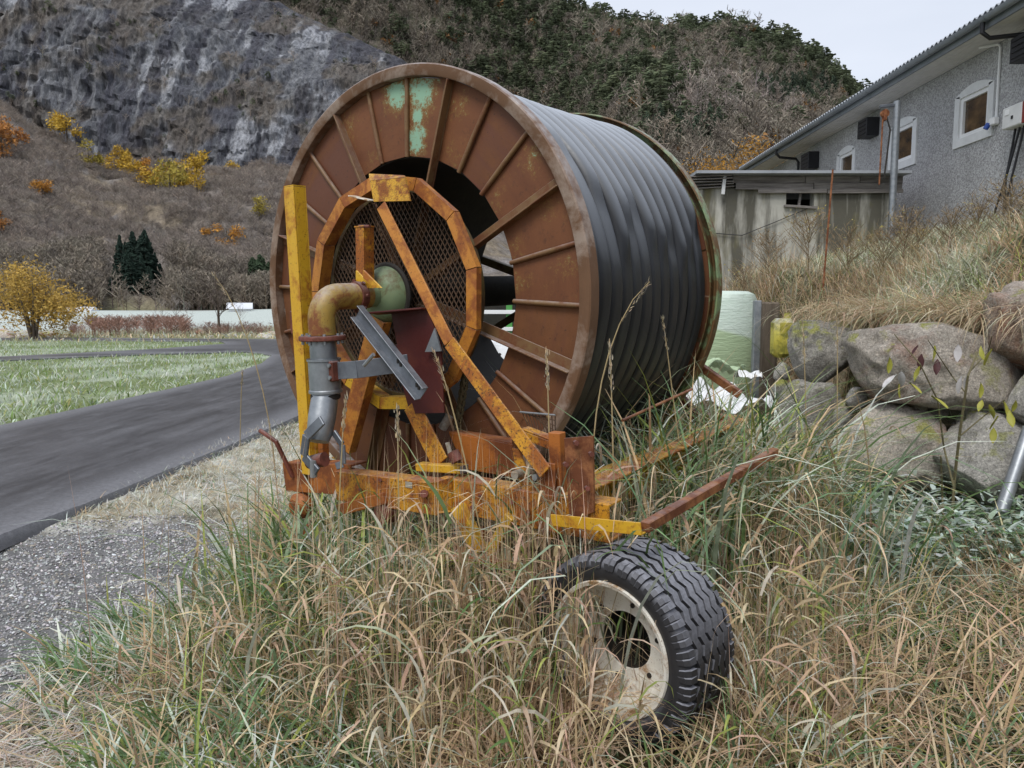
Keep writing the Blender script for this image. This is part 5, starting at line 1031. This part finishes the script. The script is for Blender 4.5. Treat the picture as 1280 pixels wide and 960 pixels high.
# ------------------------------------------------------------------ grass
def blades(bag, B, L_, az, lean, curl, w_, c0, c1, seg=4, frost=0., tw=.6, zmin=None, pw=1.4):
    n = len(B); V = np.zeros((n, 2 * seg + 1, 3)); C = np.zeros_like(V); p = B.copy(); th = lean.copy(); side = az + PI / 2 + RNG.uniform(-tw, tw, n); sv = np.stack([np.cos(side), np.sin(side), RNG.uniform(-.25, .25, n)], -1)
    for i in range(seg + 1):
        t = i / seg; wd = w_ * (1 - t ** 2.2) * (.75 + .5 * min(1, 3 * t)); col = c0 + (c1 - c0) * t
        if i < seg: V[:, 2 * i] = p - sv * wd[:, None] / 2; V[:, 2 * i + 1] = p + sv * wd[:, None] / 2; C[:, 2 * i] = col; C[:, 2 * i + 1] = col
        else: V[:, 2 * seg] = p; C[:, 2 * seg] = col
        th = lean + curl * ((i + 1) / seg) ** pw; d = np.stack([np.sin(th) * np.cos(az), np.sin(th) * np.sin(az), np.cos(th)], -1); p = p + d * (L_ / seg)[:, None]
        if zmin is not None: p[:, 2] = np.maximum(p[:, 2], zmin)
    F = []
    for i in range(seg - 1): F += [(2 * i, 2 * i + 1, 2 * i + 3), (2 * i, 2 * i + 3, 2 * i + 2)]
    F.append((2 * seg - 2, 2 * seg - 1, 2 * seg)); F = np.array(F)
    bag.add(V.reshape(-1, 3), (F[None] + (np.arange(n) * (2 * seg + 1))[:, None, None]).reshape(-1, 3), C.reshape(-1, 3)); return p
def U(a, b, n): return RNG.uniform(a, b, n)
def palette(n, cols, wts, var=.22):
    c = np.array(cols)[RNG.choice(len(cols), n, p=np.array(wts) / sum(wts))]; return c * U(1 - var, 1 + var, (n, 1)) * U(.94, 1.06, (n, 3))
TAN, STRAW, PINKT, GRN, BGRN, FROST, BRN, YGRN = (.50, .37, .22), (.66, .54, .36), (.58, .41, .30), (.11, .175, .06), (.17, .27, .14), (.58, .62, .54), (.24, .16, .09), (.33, .38, .10)
def region(n, x0, x1, y0, y1, dens=None):
    X, Y = U(x0, x1, n), U(y0, y1, n); q = X / Y; k = ~((Y < 2.92) & (q > .095) & (q < .255) & (Y > 2.15) & (RNG.random(n) < .80 * sstep(2.15, 2.45, Y))); X, Y = X[k], Y[k]; n = len(X)
    if dens is not None: k = RNG.random(n) < dens(X, Y); X, Y = X[k], Y[k]
    return np.stack([X, Y, height(X, Y)], -1)
WHL = lambda X, Y: (Y < 3.3) & (X / Y > .115) & (X / Y < .31)      # keeps the view of the tread open
def tall_dens(X, Y):
    ratio = X / Y; d = sstep(-.60, -.30, ratio) * sstep(.62, .36, ratio) * sstep(6.8, 5.2, Y); return np.where(WHL(X, Y), d * np.where(X / Y < .19, .20, .06), d) * sstep(-2.0, -1.3, X)
def stalks(bag, B, H, ctan):
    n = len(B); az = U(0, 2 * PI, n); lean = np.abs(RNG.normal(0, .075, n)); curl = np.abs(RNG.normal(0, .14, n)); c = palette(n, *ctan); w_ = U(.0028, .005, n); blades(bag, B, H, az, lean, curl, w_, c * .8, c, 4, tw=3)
    nl = 2
    for q in range(nl):
        t = U(.25, .95, n); th = lean + curl * t * .5; d = np.stack([np.sin(th) * np.cos(az), np.sin(th) * np.sin(az), np.cos(th)], -1); P0 = B + d * (H * t)[:, None]; k = RNG.random(n) < .52
        m = k.sum(); cl = palette(m, *ctan); fr = (RNG.random(m) < .25)[:, None]; cl = np.where(fr, cl * .4 + np.array(FROST) * .6, cl)
        blades(bag, P0[k], U(.14, .36, m), U(0, 2 * PI, m), U(.25, .7, m), U(1.0, 2.6, m), U(.005, .016, m), cl * .85, cl * 1.1, 5, tw=.8, pw=1.1)
def greenness(X, Y):
    r_ = X / Y; return .55 + .80 * fbm2(X * .95 + 3, Y * .95, 3, 93) + .32 * sstep(-.15, -.42, r_) - .30 * np.exp(-((r_ + .05) / .14) ** 2) + .25 * sstep(2.9, 2.4, Y) * sstep(.25, .4, r_) + .35 * sstep(4.0, 5.0, Y) + .35 * sstep(3.2, 3.7, Y) - .05 * sstep(.3, .45, r_) * sstep(2.8, 3.2, Y)
DRY = ([TAN, STRAW, PINKT, BRN], [5, 4, 3, 1]); MIX = ([GRN, BGRN, FROST, YGRN, TAN, STRAW], [3.2, 3, 3, 1.6, 3, 2]); STK = ([TAN, STRAW, PINKT, BRN, YGRN, GRN], [5, 4.5, 2.2, 1, 1.2, 1.2]); GRNP = ([GRN, BGRN, FROST, YGRN, TAN, STRAW, (.30, .36, .24)], [3, 3, 2.4, 1.4, 2, 1.4, 3])
bag = Bag()
B = region(14500, -2.2, 2.4, 2.3, 6.4, lambda X, Y: tall_dens(X, Y) * np.clip(1.2 - greenness(X, Y), .12, 1) * (1 - .72 * sstep(3.1, 3.6, Y) * sstep(2.0, .9, X))); H = U(.40, 1.02, len(B)) * np.interp(B[:, 1], [2.3, 3.1, 3.9], [.72, 1., 1.1]); H *= .75 + .35 * (fbm2(B[:, 0] * 1.3, B[:, 1] * 1.3, 2, 91) + .4); nearL = B[:, 0] / B[:, 1] < -.28; H[nearL] *= .62; stalks(bag, B, np.minimum(np.clip(H, .2, 1.12), np.where((B[:, 0] < .1) & (B[:, 1] > 3.0), U(.45, .95, len(B)), 2)), STK)
X, Y = U(-.1, .72, 420), U(2.95, 3.55, 420); k = ~((X / Y > .155) & (Y < 3.3)) & (RNG.random(420) < .8); B = np.stack([X[k], Y[k], height(X[k], Y[k])], -1); stalks(bag, B, U(.6, 1.12, len(B)), ([TAN, STRAW, PINKT], [3, 4, 3]))
X, Y = U(1.0, 1.75, 800), U(3.7, 5.2, 800); B = np.stack([X, Y, height(X, Y)], -1); stalks(bag, B, U(.5, 1.1, len(B)), ([TAN, STRAW, PINKT], [3, 4, 3]))
tag(bag.build('dry_stalks', M['grass']), kind='stuff')
bag = Bag()
B = region(19000, -2.2, 2.6, 2.2, 6.6, lambda X, Y: tall_dens(X, Y) * np.clip(greenness(X, Y) * 1.3, .05, 1))
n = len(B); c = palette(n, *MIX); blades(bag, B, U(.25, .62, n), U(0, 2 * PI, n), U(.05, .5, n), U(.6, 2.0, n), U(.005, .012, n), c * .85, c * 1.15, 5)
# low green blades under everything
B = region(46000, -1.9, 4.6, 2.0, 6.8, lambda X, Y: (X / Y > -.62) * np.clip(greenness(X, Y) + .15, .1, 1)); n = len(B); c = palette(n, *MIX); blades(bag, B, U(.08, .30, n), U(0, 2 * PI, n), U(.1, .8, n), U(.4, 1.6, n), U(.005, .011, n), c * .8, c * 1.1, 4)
# long green leaves around the frame
for (px_, py_, Yq, nn, hh) in ((470, 640, 3.7, 160, .5), (410, 660, 3.75, 180, .55), (590, 670, 3.45, 130, .42), (500, 680, 3.4, 200, .42), (440, 690, 3.3, 200, .42), (640, 680, 3.4, 120, .45), (360, 640, 4.1, 140, .5), (770, 640, 4.2, 420, .85), (840, 620, 4.7, 460, .8), (900, 600, 5.1, 420, .75), (940, 620, 4.6, 360, .85), (740, 690, 3.5, 240, .7), (830, 680, 3.95, 280, .75), (890, 660, 4.3, 260, .8), (800, 600, 5.2, 200, .8), (700, 640, 3.9, 120, .6), (960, 640, 4.6, 200, .7), (560, 660, 3.6, 60, .4)):
    c_ = at_y(px_, py_, Yq); X = RNG.normal(c_[0], .28, nn); Y = RNG.normal(Yq, .25, nn); B = np.stack([X, Y, height(X, Y)], -1); cl = palette(nn, *GRNP); blades(bag, B, U(.7, 1.5, nn) * hh * 1.5, U(0, 2 * PI, nn), U(.03, .3, nn), U(.8, 2.4, nn), U(.008, .020, nn), cl * .9, cl * 1.15, 7, pw=2.0)
tag(bag.build('green_grass', M['grass']), kind='stuff')
# flattened straw: right side and lower left
bag = Bag()
B = region(21000, .7, 4.6, 2.0, 5.6, lambda X, Y: sstep(.20, .34, X / Y) * np.clip(1.2 - greenness(X, Y), .2, 1)); n = len(B); B[:, 2] += U(0, .12, n); c = palette(n, *DRY); blades(bag, B, U(.14, .5, n), U(0, 2 * PI, n), U(.5, 1.4, n), U(-.2, 1.5, n), U(.003, .011, n), c * .85, c * 1.05, 5)
B = region(12000, -1.6, 1.2, 2.0, 3.4, lambda X, Y: np.clip(1.1 - greenness(X, Y), .1, 1)); n = len(B); B[:, 2] += U(0, .10, n); c = palette(n, *DRY); blades(bag, B, U(.2, .5, n), U(0, 2 * PI, n), U(.5, 1.4, n), U(-.1, .8, n), U(.004, .009, n), c * .9, c, 4)
B = region(9000, -2.8, -.9, 2.1, 4.2, lambda X, Y: sstep(-.9, -.75, X / Y) * (np.hypot((X + 2.75) / 1.25, (Y - 4.4) / 1.6) > 1.0)); n = len(B); B[:, 2] += U(0, .04, n); c = palette(n, [STRAW, (.60, .48, .42), (.64, .65, .62), (.54, .46, .40)], [3, 3, 4, 3]); blades(bag, B, U(.15, .42, n), U(0, 2 * PI, n), U(1.1, 1.5, n), U(-.1, .35, n), U(.003, .007, n), c * .95, c * 1.1, 4)
tag(bag.build('flattened_straw', M['grass']), kind='stuff')
# lower left frosted leaves and verge turf
bag = Bag()
B = region(11000, -2.2, .3, 2.1, 4.0, lambda X, Y: sstep(-.70, -.55, X / Y) * sstep(.05, -.25, X / Y) * (fbm2(X * 1.8, Y * 1.8, 2, 97) > -.25)); n = len(B); c = palette(n, [BGRN, FROST, GRN, TAN, YGRN], [4, 4.5, 3, 1.4, .6]); blades(bag, B, U(.16, .42, n), RNG.normal(PI, 1.1, n), U(.3, 1.0, n), U(.4, 1.5, n), U(.006, .015, n), c * .8, c * 1.25, 5)
B = region(26000, -3.6, -1.0, 3.4, 11, lambda X, Y: (np.hypot((X + 2.75) / 1.25, (Y - 4.4) / 1.6) > 1.05) * sstep(3.2, 6, Y + 1.2)); n = len(B); c = palette(n, [(.66, .68, .64), (.54, .51, .41), STRAW, BGRN, TAN], [6, 4, 2, .8, 1.]); blades(bag, B, U(.05, .16, n), U(0, 2 * PI, n), U(.4, 1.4, n), U(.2, 1.2, n), U(.003, .008, n), c * .9, c * 1.05, 3)
tc_ = region(700, -2.4, -1.5, 5.2, 7.2, lambda X, Y: np.exp(-((X + 2.0) / .3) ** 2 - ((Y - 6.0) / .6) ** 2)); n = len(tc_); c = palette(n, [TAN, STRAW, BRN], [3, 3, 1]); blades(bag, tc_, U(.2, .45, n), U(0, 2 * PI, n), U(.3, 1.0, n), U(.6, 1.6, n), U(.004, .007, n), c, c, 4)
tag(bag.build('frosted_turf', M['grass']), kind='stuff')
# lawn beyond the road
bag = Bag(); n = 30000; Y = 10.3 + 34 * U(0, 1, n) ** 1.6; X = U(-30, -7.1, n); Pq = np.stack([X, Y], -1); k = ~inside(Pq, ROAD) & (poly_dist(Pq, ROAD + ROAD[:1]) > .1); X, Y = X[k], Y[k]; n = len(X); B = np.stack([X, Y, X * 0 - .02], -1); c = palette(n, [(.24, .34, .11), FROST, (.42, .50, .36), (.36, .37, .15)], [3.2, 4.4, 4, 1.4])
blades(bag, B, U(.10, .24, n), U(0, 2 * PI, n), U(.1, .7, n), U(.3, 1.3, n), U(.012, .03, n), c * .8, c * 1.1, 3); tag(bag.build('lawn_grass', M['grass']), kind='stuff')
bag = Bag(); n = 5000; X = U(-46, -9, n); Y = U(41, 62, n); Pq = np.stack([X, Y], -1); k = ~inside(Pq, ROAD); X, Y = X[k], Y[k]; n = len(X); B = np.stack([X, Y, height(X, Y)], -1); c = palette(n, [STRAW, (.40, .36, .22), (.24, .27, .12), FROST], [3, 3, 2, 2]); blades(bag, B, U(.2, .55, n), U(0, 2 * PI, n), U(.1, .8, n), U(.3, 1.3, n), U(.04, .08, n), c, c, 3); tag(bag.build('stream_bank_grass', M['grass']), kind='stuff')
# bank grass: frosted tufts above, long tan grass hanging over the boulders
bag = Bag()
B = region(42000, 2.3, 8.0, 4.0, 13.8, lambda X, Y: sstep(.15, .6, X - np.interp(Y, FOOT_Y, FOOT_X))); n = len(B); pn = fbm2(B[:, 0] * .9, B[:, 1] * .9, 3, 99); fr = (pn + .35 * sstep(9.8, 8.6, B[:, 1]) + .25 * sstep(4.2, 5.2, B[:, 0]) > -.06)[:, None]; c = np.where(fr, palette(n, [(.66, .66, .56), (.24, .29, .14), (.50, .53, .36), STRAW], [4, 2, 5, 1.6]), palette(n, [TAN, STRAW, PINKT, YGRN, BGRN], [4, 4, 2, 1, 2]))
blades(bag, B, U(.18, .5, n), U(0, 2 * PI, n), U(.2, .9, n), U(.5, 1.6, n), U(.005, .012, n), c * .85, c * 1.15, 4)
Yq = U(4.2, 8.3, 6500); Xq = np.interp(Yq, FOOT_Y, FOOT_X) + RNG.normal(.36, .16, len(Yq)); B = np.stack([Xq - np.where(RNG.random(len(Yq)) < .6, U(.1, .5, len(Yq)), 0) * (Yq < 7.5), Yq, np.maximum(height(Xq, Yq), np.where(Yq < 7.5, 1.60, 0))], -1); n = len(B); c = palette(n, [TAN, STRAW, PINKT, (.60, .56, .42), (.40, .44, .27)], [3, 4, 2, 3, 2]); blades(bag, B, U(.3, .75, n), RNG.normal(PI + .5, .8, n), U(.4, 1.1, n), U(1.0, 2.0, n), U(.004, .008, n), c * .9, c * 1.05, 6, pw=.9)
Yq = U(8.2, 13.5, 6500); Xq = np.interp(Yq, FOOT_Y, FOOT_X) + RNG.normal(.5, .6, len(Yq)); B = np.stack([Xq, Yq, height(Xq, Yq)], -1); n = len(B); c = palette(n, [TAN, STRAW, PINKT, (.42, .40, .32), BRN], [4, 4, 2, 3, 1]); blades(bag, B, U(.3, .7, n), U(0, 2 * PI, n), U(.05, .5, n), U(.2, 1.3, n), U(.005, .010, n), c * .9, c * 1.05, 4)
tag(bag.build('bank_grass', M['grass']), kind='stuff')
# frosted leafy weeds at the foot of the boulders
bag = Bag(); B = region(1300, 1.7, 4.2, 4.3, 6.6, lambda X, Y: sstep(.34, .46, X / Y) * (X < np.interp(Y, FOOT_Y, FOOT_X) + .1)); n = len(B); az = U(0, 2 * PI, n); H = U(.12, .42, n); c = palette(n, [GRN, BRN], [3, 1]); tp = blades(bag, B, H, az, U(0, .3, n), U(0, .4, n), U(.004, .006, n), c, c, 3)
for q in range(7):
    t = U(.35, 1.05, n)[:, None]; Pq = B + (tp - B) * t; c = palette(n, [(.14, .21, .10), BGRN, (.54, .62, .57), (.36, .45, .33)], [2, 2, 5, 4]); blades(bag, Pq, U(.05, .11, n), U(0, 2 * PI, n), U(.8, 1.4, n), U(.2, .8, n), U(.016, .032, n), c * .9, c * 1.2, 3)
B = region(5200, 1.5, 4.3, 4.0, 6.6, lambda X, Y: sstep(.32, .46, X / Y) * (X < np.interp(Y, FOOT_Y, FOOT_X) + .1)); n = len(B); c = palette(n, [FROST, BGRN, (.36, .43, .33), STRAW], [4, 3, 4, 1]); blades(bag, B, U(.15, .42, n), U(0, 2 * PI, n), U(.1, .7, n), U(.6, 1.8, n), U(.004, .010, n), c * .85, c * 1.15, 4)
tag(bag.build('leafy_weeds', M['grass']), kind='stuff')
# gravel
bag = Bag(); n = 26000; X, Y = U(-3.68, -1.3, n), U(2.7, 6.2, n); k = np.hypot((X + 2.75) / 1.25, (Y - 4.4) / 1.6) + .1 * fbm2(X * 3, Y * 3, 2, 4) < 1.12; X, Y = X[k], Y[k]; n = len(X); oc = np.array([(1, 0, 0), (-1, 0, 0), (0, 1, 0), (0, -1, 0), (0, 0, 1), (0, 0, -1)], float); of = np.array([(0, 2, 4), (2, 1, 4), (1, 3, 4), (3, 0, 4), (2, 0, 5), (1, 2, 5), (3, 1, 5), (0, 3, 5)])
S = U(.004, .011, n) * np.where(RNG.random(n) < .08, 1.8, 1); V = oc[None] * U(.55, 1.2, (n, 6, 1)) * S[:, None, None] + RNG.normal(0, .18, (n, 6, 3)) * S[:, None, None]; V[..., 2] *= .9; V += np.stack([X, Y, height(X, Y) + S * .3], -1)[:, None]; c = palette(n, [(.25, .25, .255), (.40, .40, .405), (.60, .60, .60), (.33, .30, .26)], [4, 4, 2.4, 1.5]); bag.add(V.reshape(-1, 3), (of[None] + (np.arange(n) * 6)[:, None, None]).reshape(-1, 3), np.repeat(c, 6, 0))
tag(bag.build('gravel', M['stone_bits']), kind='stuff')
# thin leafless stalks standing above the rest
bag = Bag(); n = 340; X = RNG.normal(-.1, .6, n); Y = U(2.9, 4.0, n); k = ~WHL(X, Y); X, Y = X[k], Y[k]; n = len(X); B = np.stack([X, Y, height(X, Y)], -1); c = palette(n, [STRAW, TAN, PINKT], [3, 2, 2]); blades(bag, B, U(.75, 1.2, n), U(0, 2 * PI, n), np.abs(RNG.normal(0, .07, n)), RNG.normal(0, .12, n), U(.004, .0065, n), c * .85, c, 5, tw=3); tag(bag.build('bare_stalks', M['grass']), kind='stuff')
# single tall seeding stalks that stand out against the drum and the road
def seed_stalk(x0, y0, Y, tip, bend, label, head=True, col=TAN):
    b = at_y(x0, y0, Y); e = at_y(*tip, Y - .1); t = thing('grass_stalk', label, 'grass stalk', tuple(b), group='tall seeding grass stalks'); e = Vector(e - b); pts = []
    for k in range(9):
        s_ = k / 8; pts.append(Vector((e.x * s_ ** bend, e.y * s_, e.z * (1 - (1 - s_) ** 1.25))))
    bag = Bag(); MBs = MB().tube(pts, [.0032] * 6 + [.0026, .002, .0016], 5); o = MBs.build('stem', MST, t)
    if head:
        n = 60; B = np.array([pts[8] + (pts[6] - pts[8]) * random.random() for _ in range(n)]) + RNG.normal(0, .004, (n, 3)); c = palette(n, [STRAW, (.42, .38, .30)], [1, 1]); dv = pts[8] - pts[6]; blades(bag, B, U(.015, .03, n), np.full(n, math.atan2(dv.y, dv.x)) + U(-.6, .6, n), np.full(n, math.acos(max(-1, min(1, dv.normalized().z)))) + U(-.5, .5, n), U(0, .3, n), U(.003, .005, n), c, c, 3); bag.build('seed_head', M['grass'], t)
    return t
MST = simple('dry_stem', (.34, .26, .13), (.46, .36, .2), 20, .8, 0)
for a in ((738, 640, 3.5, (812, 352), 2.6, 'tall arching seed stalk curving over the middle of the drum hose'), (868, 620, 4.2, (828, 398), .6, 'upright seed stalk bending left in front of the hose near the rear rim'), (690, 700, 3.3, (683, 440), 1, 'thin straight stalk in front of the wire guard'), (612, 720, 3.2, (542, 438), 1, 'thin straight stalk leaning left in front of the maroon plate'), (500, 760, 3.2, (497, 508), 1, 'straight pale stalk left of the type plate'), (420, 740, 3.4, (432, 498), 1, 'pale stalk rising in front of the outlet pipe hook'), (770, 760, 3.3, (762, 430), 1, 'straight tan stalk over the corner of the frame'), (1010, 700, 4.6, (1003, 400), 1, 'straight stalk in front of the boulders near the yellow canister'), (1045, 690, 4.6, (1046, 380), 1, 'tall straight stalk in front of the largest boulder'), (345, 600, 4.4, (268, 345), 1.8, 'arching stalk over the road left of the reel'), (300, 560, 5.6, (303, 465), 1, 'fine upright stalk at the road edge'), (920, 640, 4.4, (944, 470), 1.4, 'seed stalk in front of the pale bale')): seed_stalk(*a)
# sapling by the boulders
sp0 = at_y(1188, 660, 5.05); sap = thing('sapling', 'thin leaning sapling with a few yellow green leaves before the boulders', 'sapling', tuple(sp0)); BRK = simple('sapling_bark', (.10, .085, .045), (.16, .14, .07), 30, .8, .1)
def spx(x, y, dy=0.): return Vector(at_y(x, y, 5.05 + dy) - sp0)
for pts, r0 in (([(1188, 690), (1193, 600), (1200, 540), (1210, 470), (1222, 440)], .012), ([(1192, 608), (1180, 560), (1172, 500), (1150, 455), (1118, 418)], .007), ([(1200, 545), (1230, 520), (1256, 500)], .006), ([(1180, 690), (1178, 620), (1176, 570)], .009), ([(1206, 490), (1190, 470), (1170, 440), (1160, 425)], .005), ([(1212, 465), (1235, 440), (1240, 420)], .005)):
    MB().tube([spx(x, y, .12 * math.sin(i * 1.7)) for i, (x, y) in enumerate(pts)], [r0 * (1 - .6 * i / len(pts)) for i in range(len(pts))], 7).build('branch', BRK, sap)
LG, LD, LF = simple('yellow_green_leaf', (.24, .25, .03), (.34, .32, .06), 20, .6, .1), simple('dark_red_leaf', (.05, .018, .02), (.09, .03, .03), 20, .6, .1), simple('frosted_leaf', (.40, .38, .38), (.55, .54, .55), 20, .7, .1)
lm = {}
def leafmesh(k):
    if k in lm: return lm[k]
    mb = MB(); pr = [(0, 0), (.018, .03), (.026, .06), (.022, .09), (.010, .115), (0, .13)]; vs_ = []
    for wx, y in pr: vs_ += [(-wx, y, .010 * math.sin(y * 20)), (0, y, -.004), (wx, y, .010 * math.sin(y * 20 + 1))]
    mb.add(vs_, [(i * 3 + j, i * 3 + j + 1, i * 3 + j + 4, i * 3 + j + 3) for i in range(5) for j in range(2)], True); lm[k] = mb.mesh('leaf'); lm[k].materials.append((LG, LD, LF)[k]); return lm[k]
for x, y, k in ((1148, 432, 1), (1152, 442, 1), (1172, 448, 1), (1168, 432, 0), (1124, 480, 0), (1136, 478, 0), (1118, 470, 2), (1126, 464, 2), (1150, 458, 0), (1202, 470, 2), (1212, 466, 2), (1226, 478, 0), (1228, 500, 0), (1236, 506, 0), (1248, 520, 0), (1262, 512, 0), (1254, 500, 0), (1270, 500, 0), (1226, 432, 0), (1240, 436, 0), (1198, 430, 2), (1242, 534, 0), (1164, 495, 0), (1112, 446, 0)):
    p = spx(x, y, random.uniform(-.1, .1)); inst(leafmesh(k), 'leaf', sap, Matrix.Translation(p) @ Matrix.Rotation(random.uniform(0, 6.28), 4, 'Z') @ Matrix.Rotation(random.uniform(-2.2, -.6), 4, 'X') @ Matrix.Scale(random.uniform(.7, 1.1), 4))
# dry twiggy weeds along the top of the bank and before the shed
WD = [(1150, 262, 9.6, 60), (1190, 250, 9.2, 70), (1225, 232, 9.0, 75), (1262, 240, 8.8, 90), (1105, 285, 10.4, 70), (1060, 300, 11.0, 70), (1010, 320, 11.6, 80), (960, 332, 12.0, 70), (930, 345, 12.2, 60), (905, 350, 12.4, 60), (1000, 350, 10.0, 60), (1130, 270, 10.2, 90), (1080, 310, 9.6, 60), (1275, 215, 8.9, 60)]
WL = ['by the right end of the shed', 'under the middle window', 'under the nearest window', 'under the cabinet cables', 'left of the hoist pole foot', 'beside the rusty stake', 'under the broken shed window', 'before the dark stained shed wall', 'right of the drum rim under the shed', 'closest to the drum rim', 'above the yellow canister', 'tallest beside the hoist pole', 'before the rusty stake', 'at the right edge near the cables']
for k, (x, y, Yq, hp) in enumerate(WD):
    P = at_y(x, y + 18, Yq); P[2] = min(P[2], float(height(P[0], P[1]))) if P[2] > 0 else P[2]; leaf = [(.42, .33, .08), (.30, .20, .09), (.40, .34, .12)][k % 3]
    t = thing('dry_shrub', 'dry twiggy tan weed ' + WL[k], 'shrub', tuple(P), (0, 0, k), 'dry twiggy weeds on the bank'); V, F, C = pr_bare(np.random.default_rng(k + 600), (.22, .165, .10), 60, 6, .55, .005, leaf=leaf, nl=.12); S = hp / FPX * Yq * .72 + .15; raw('twigs', V * [S, S, S], F, M['twig'], C, t)
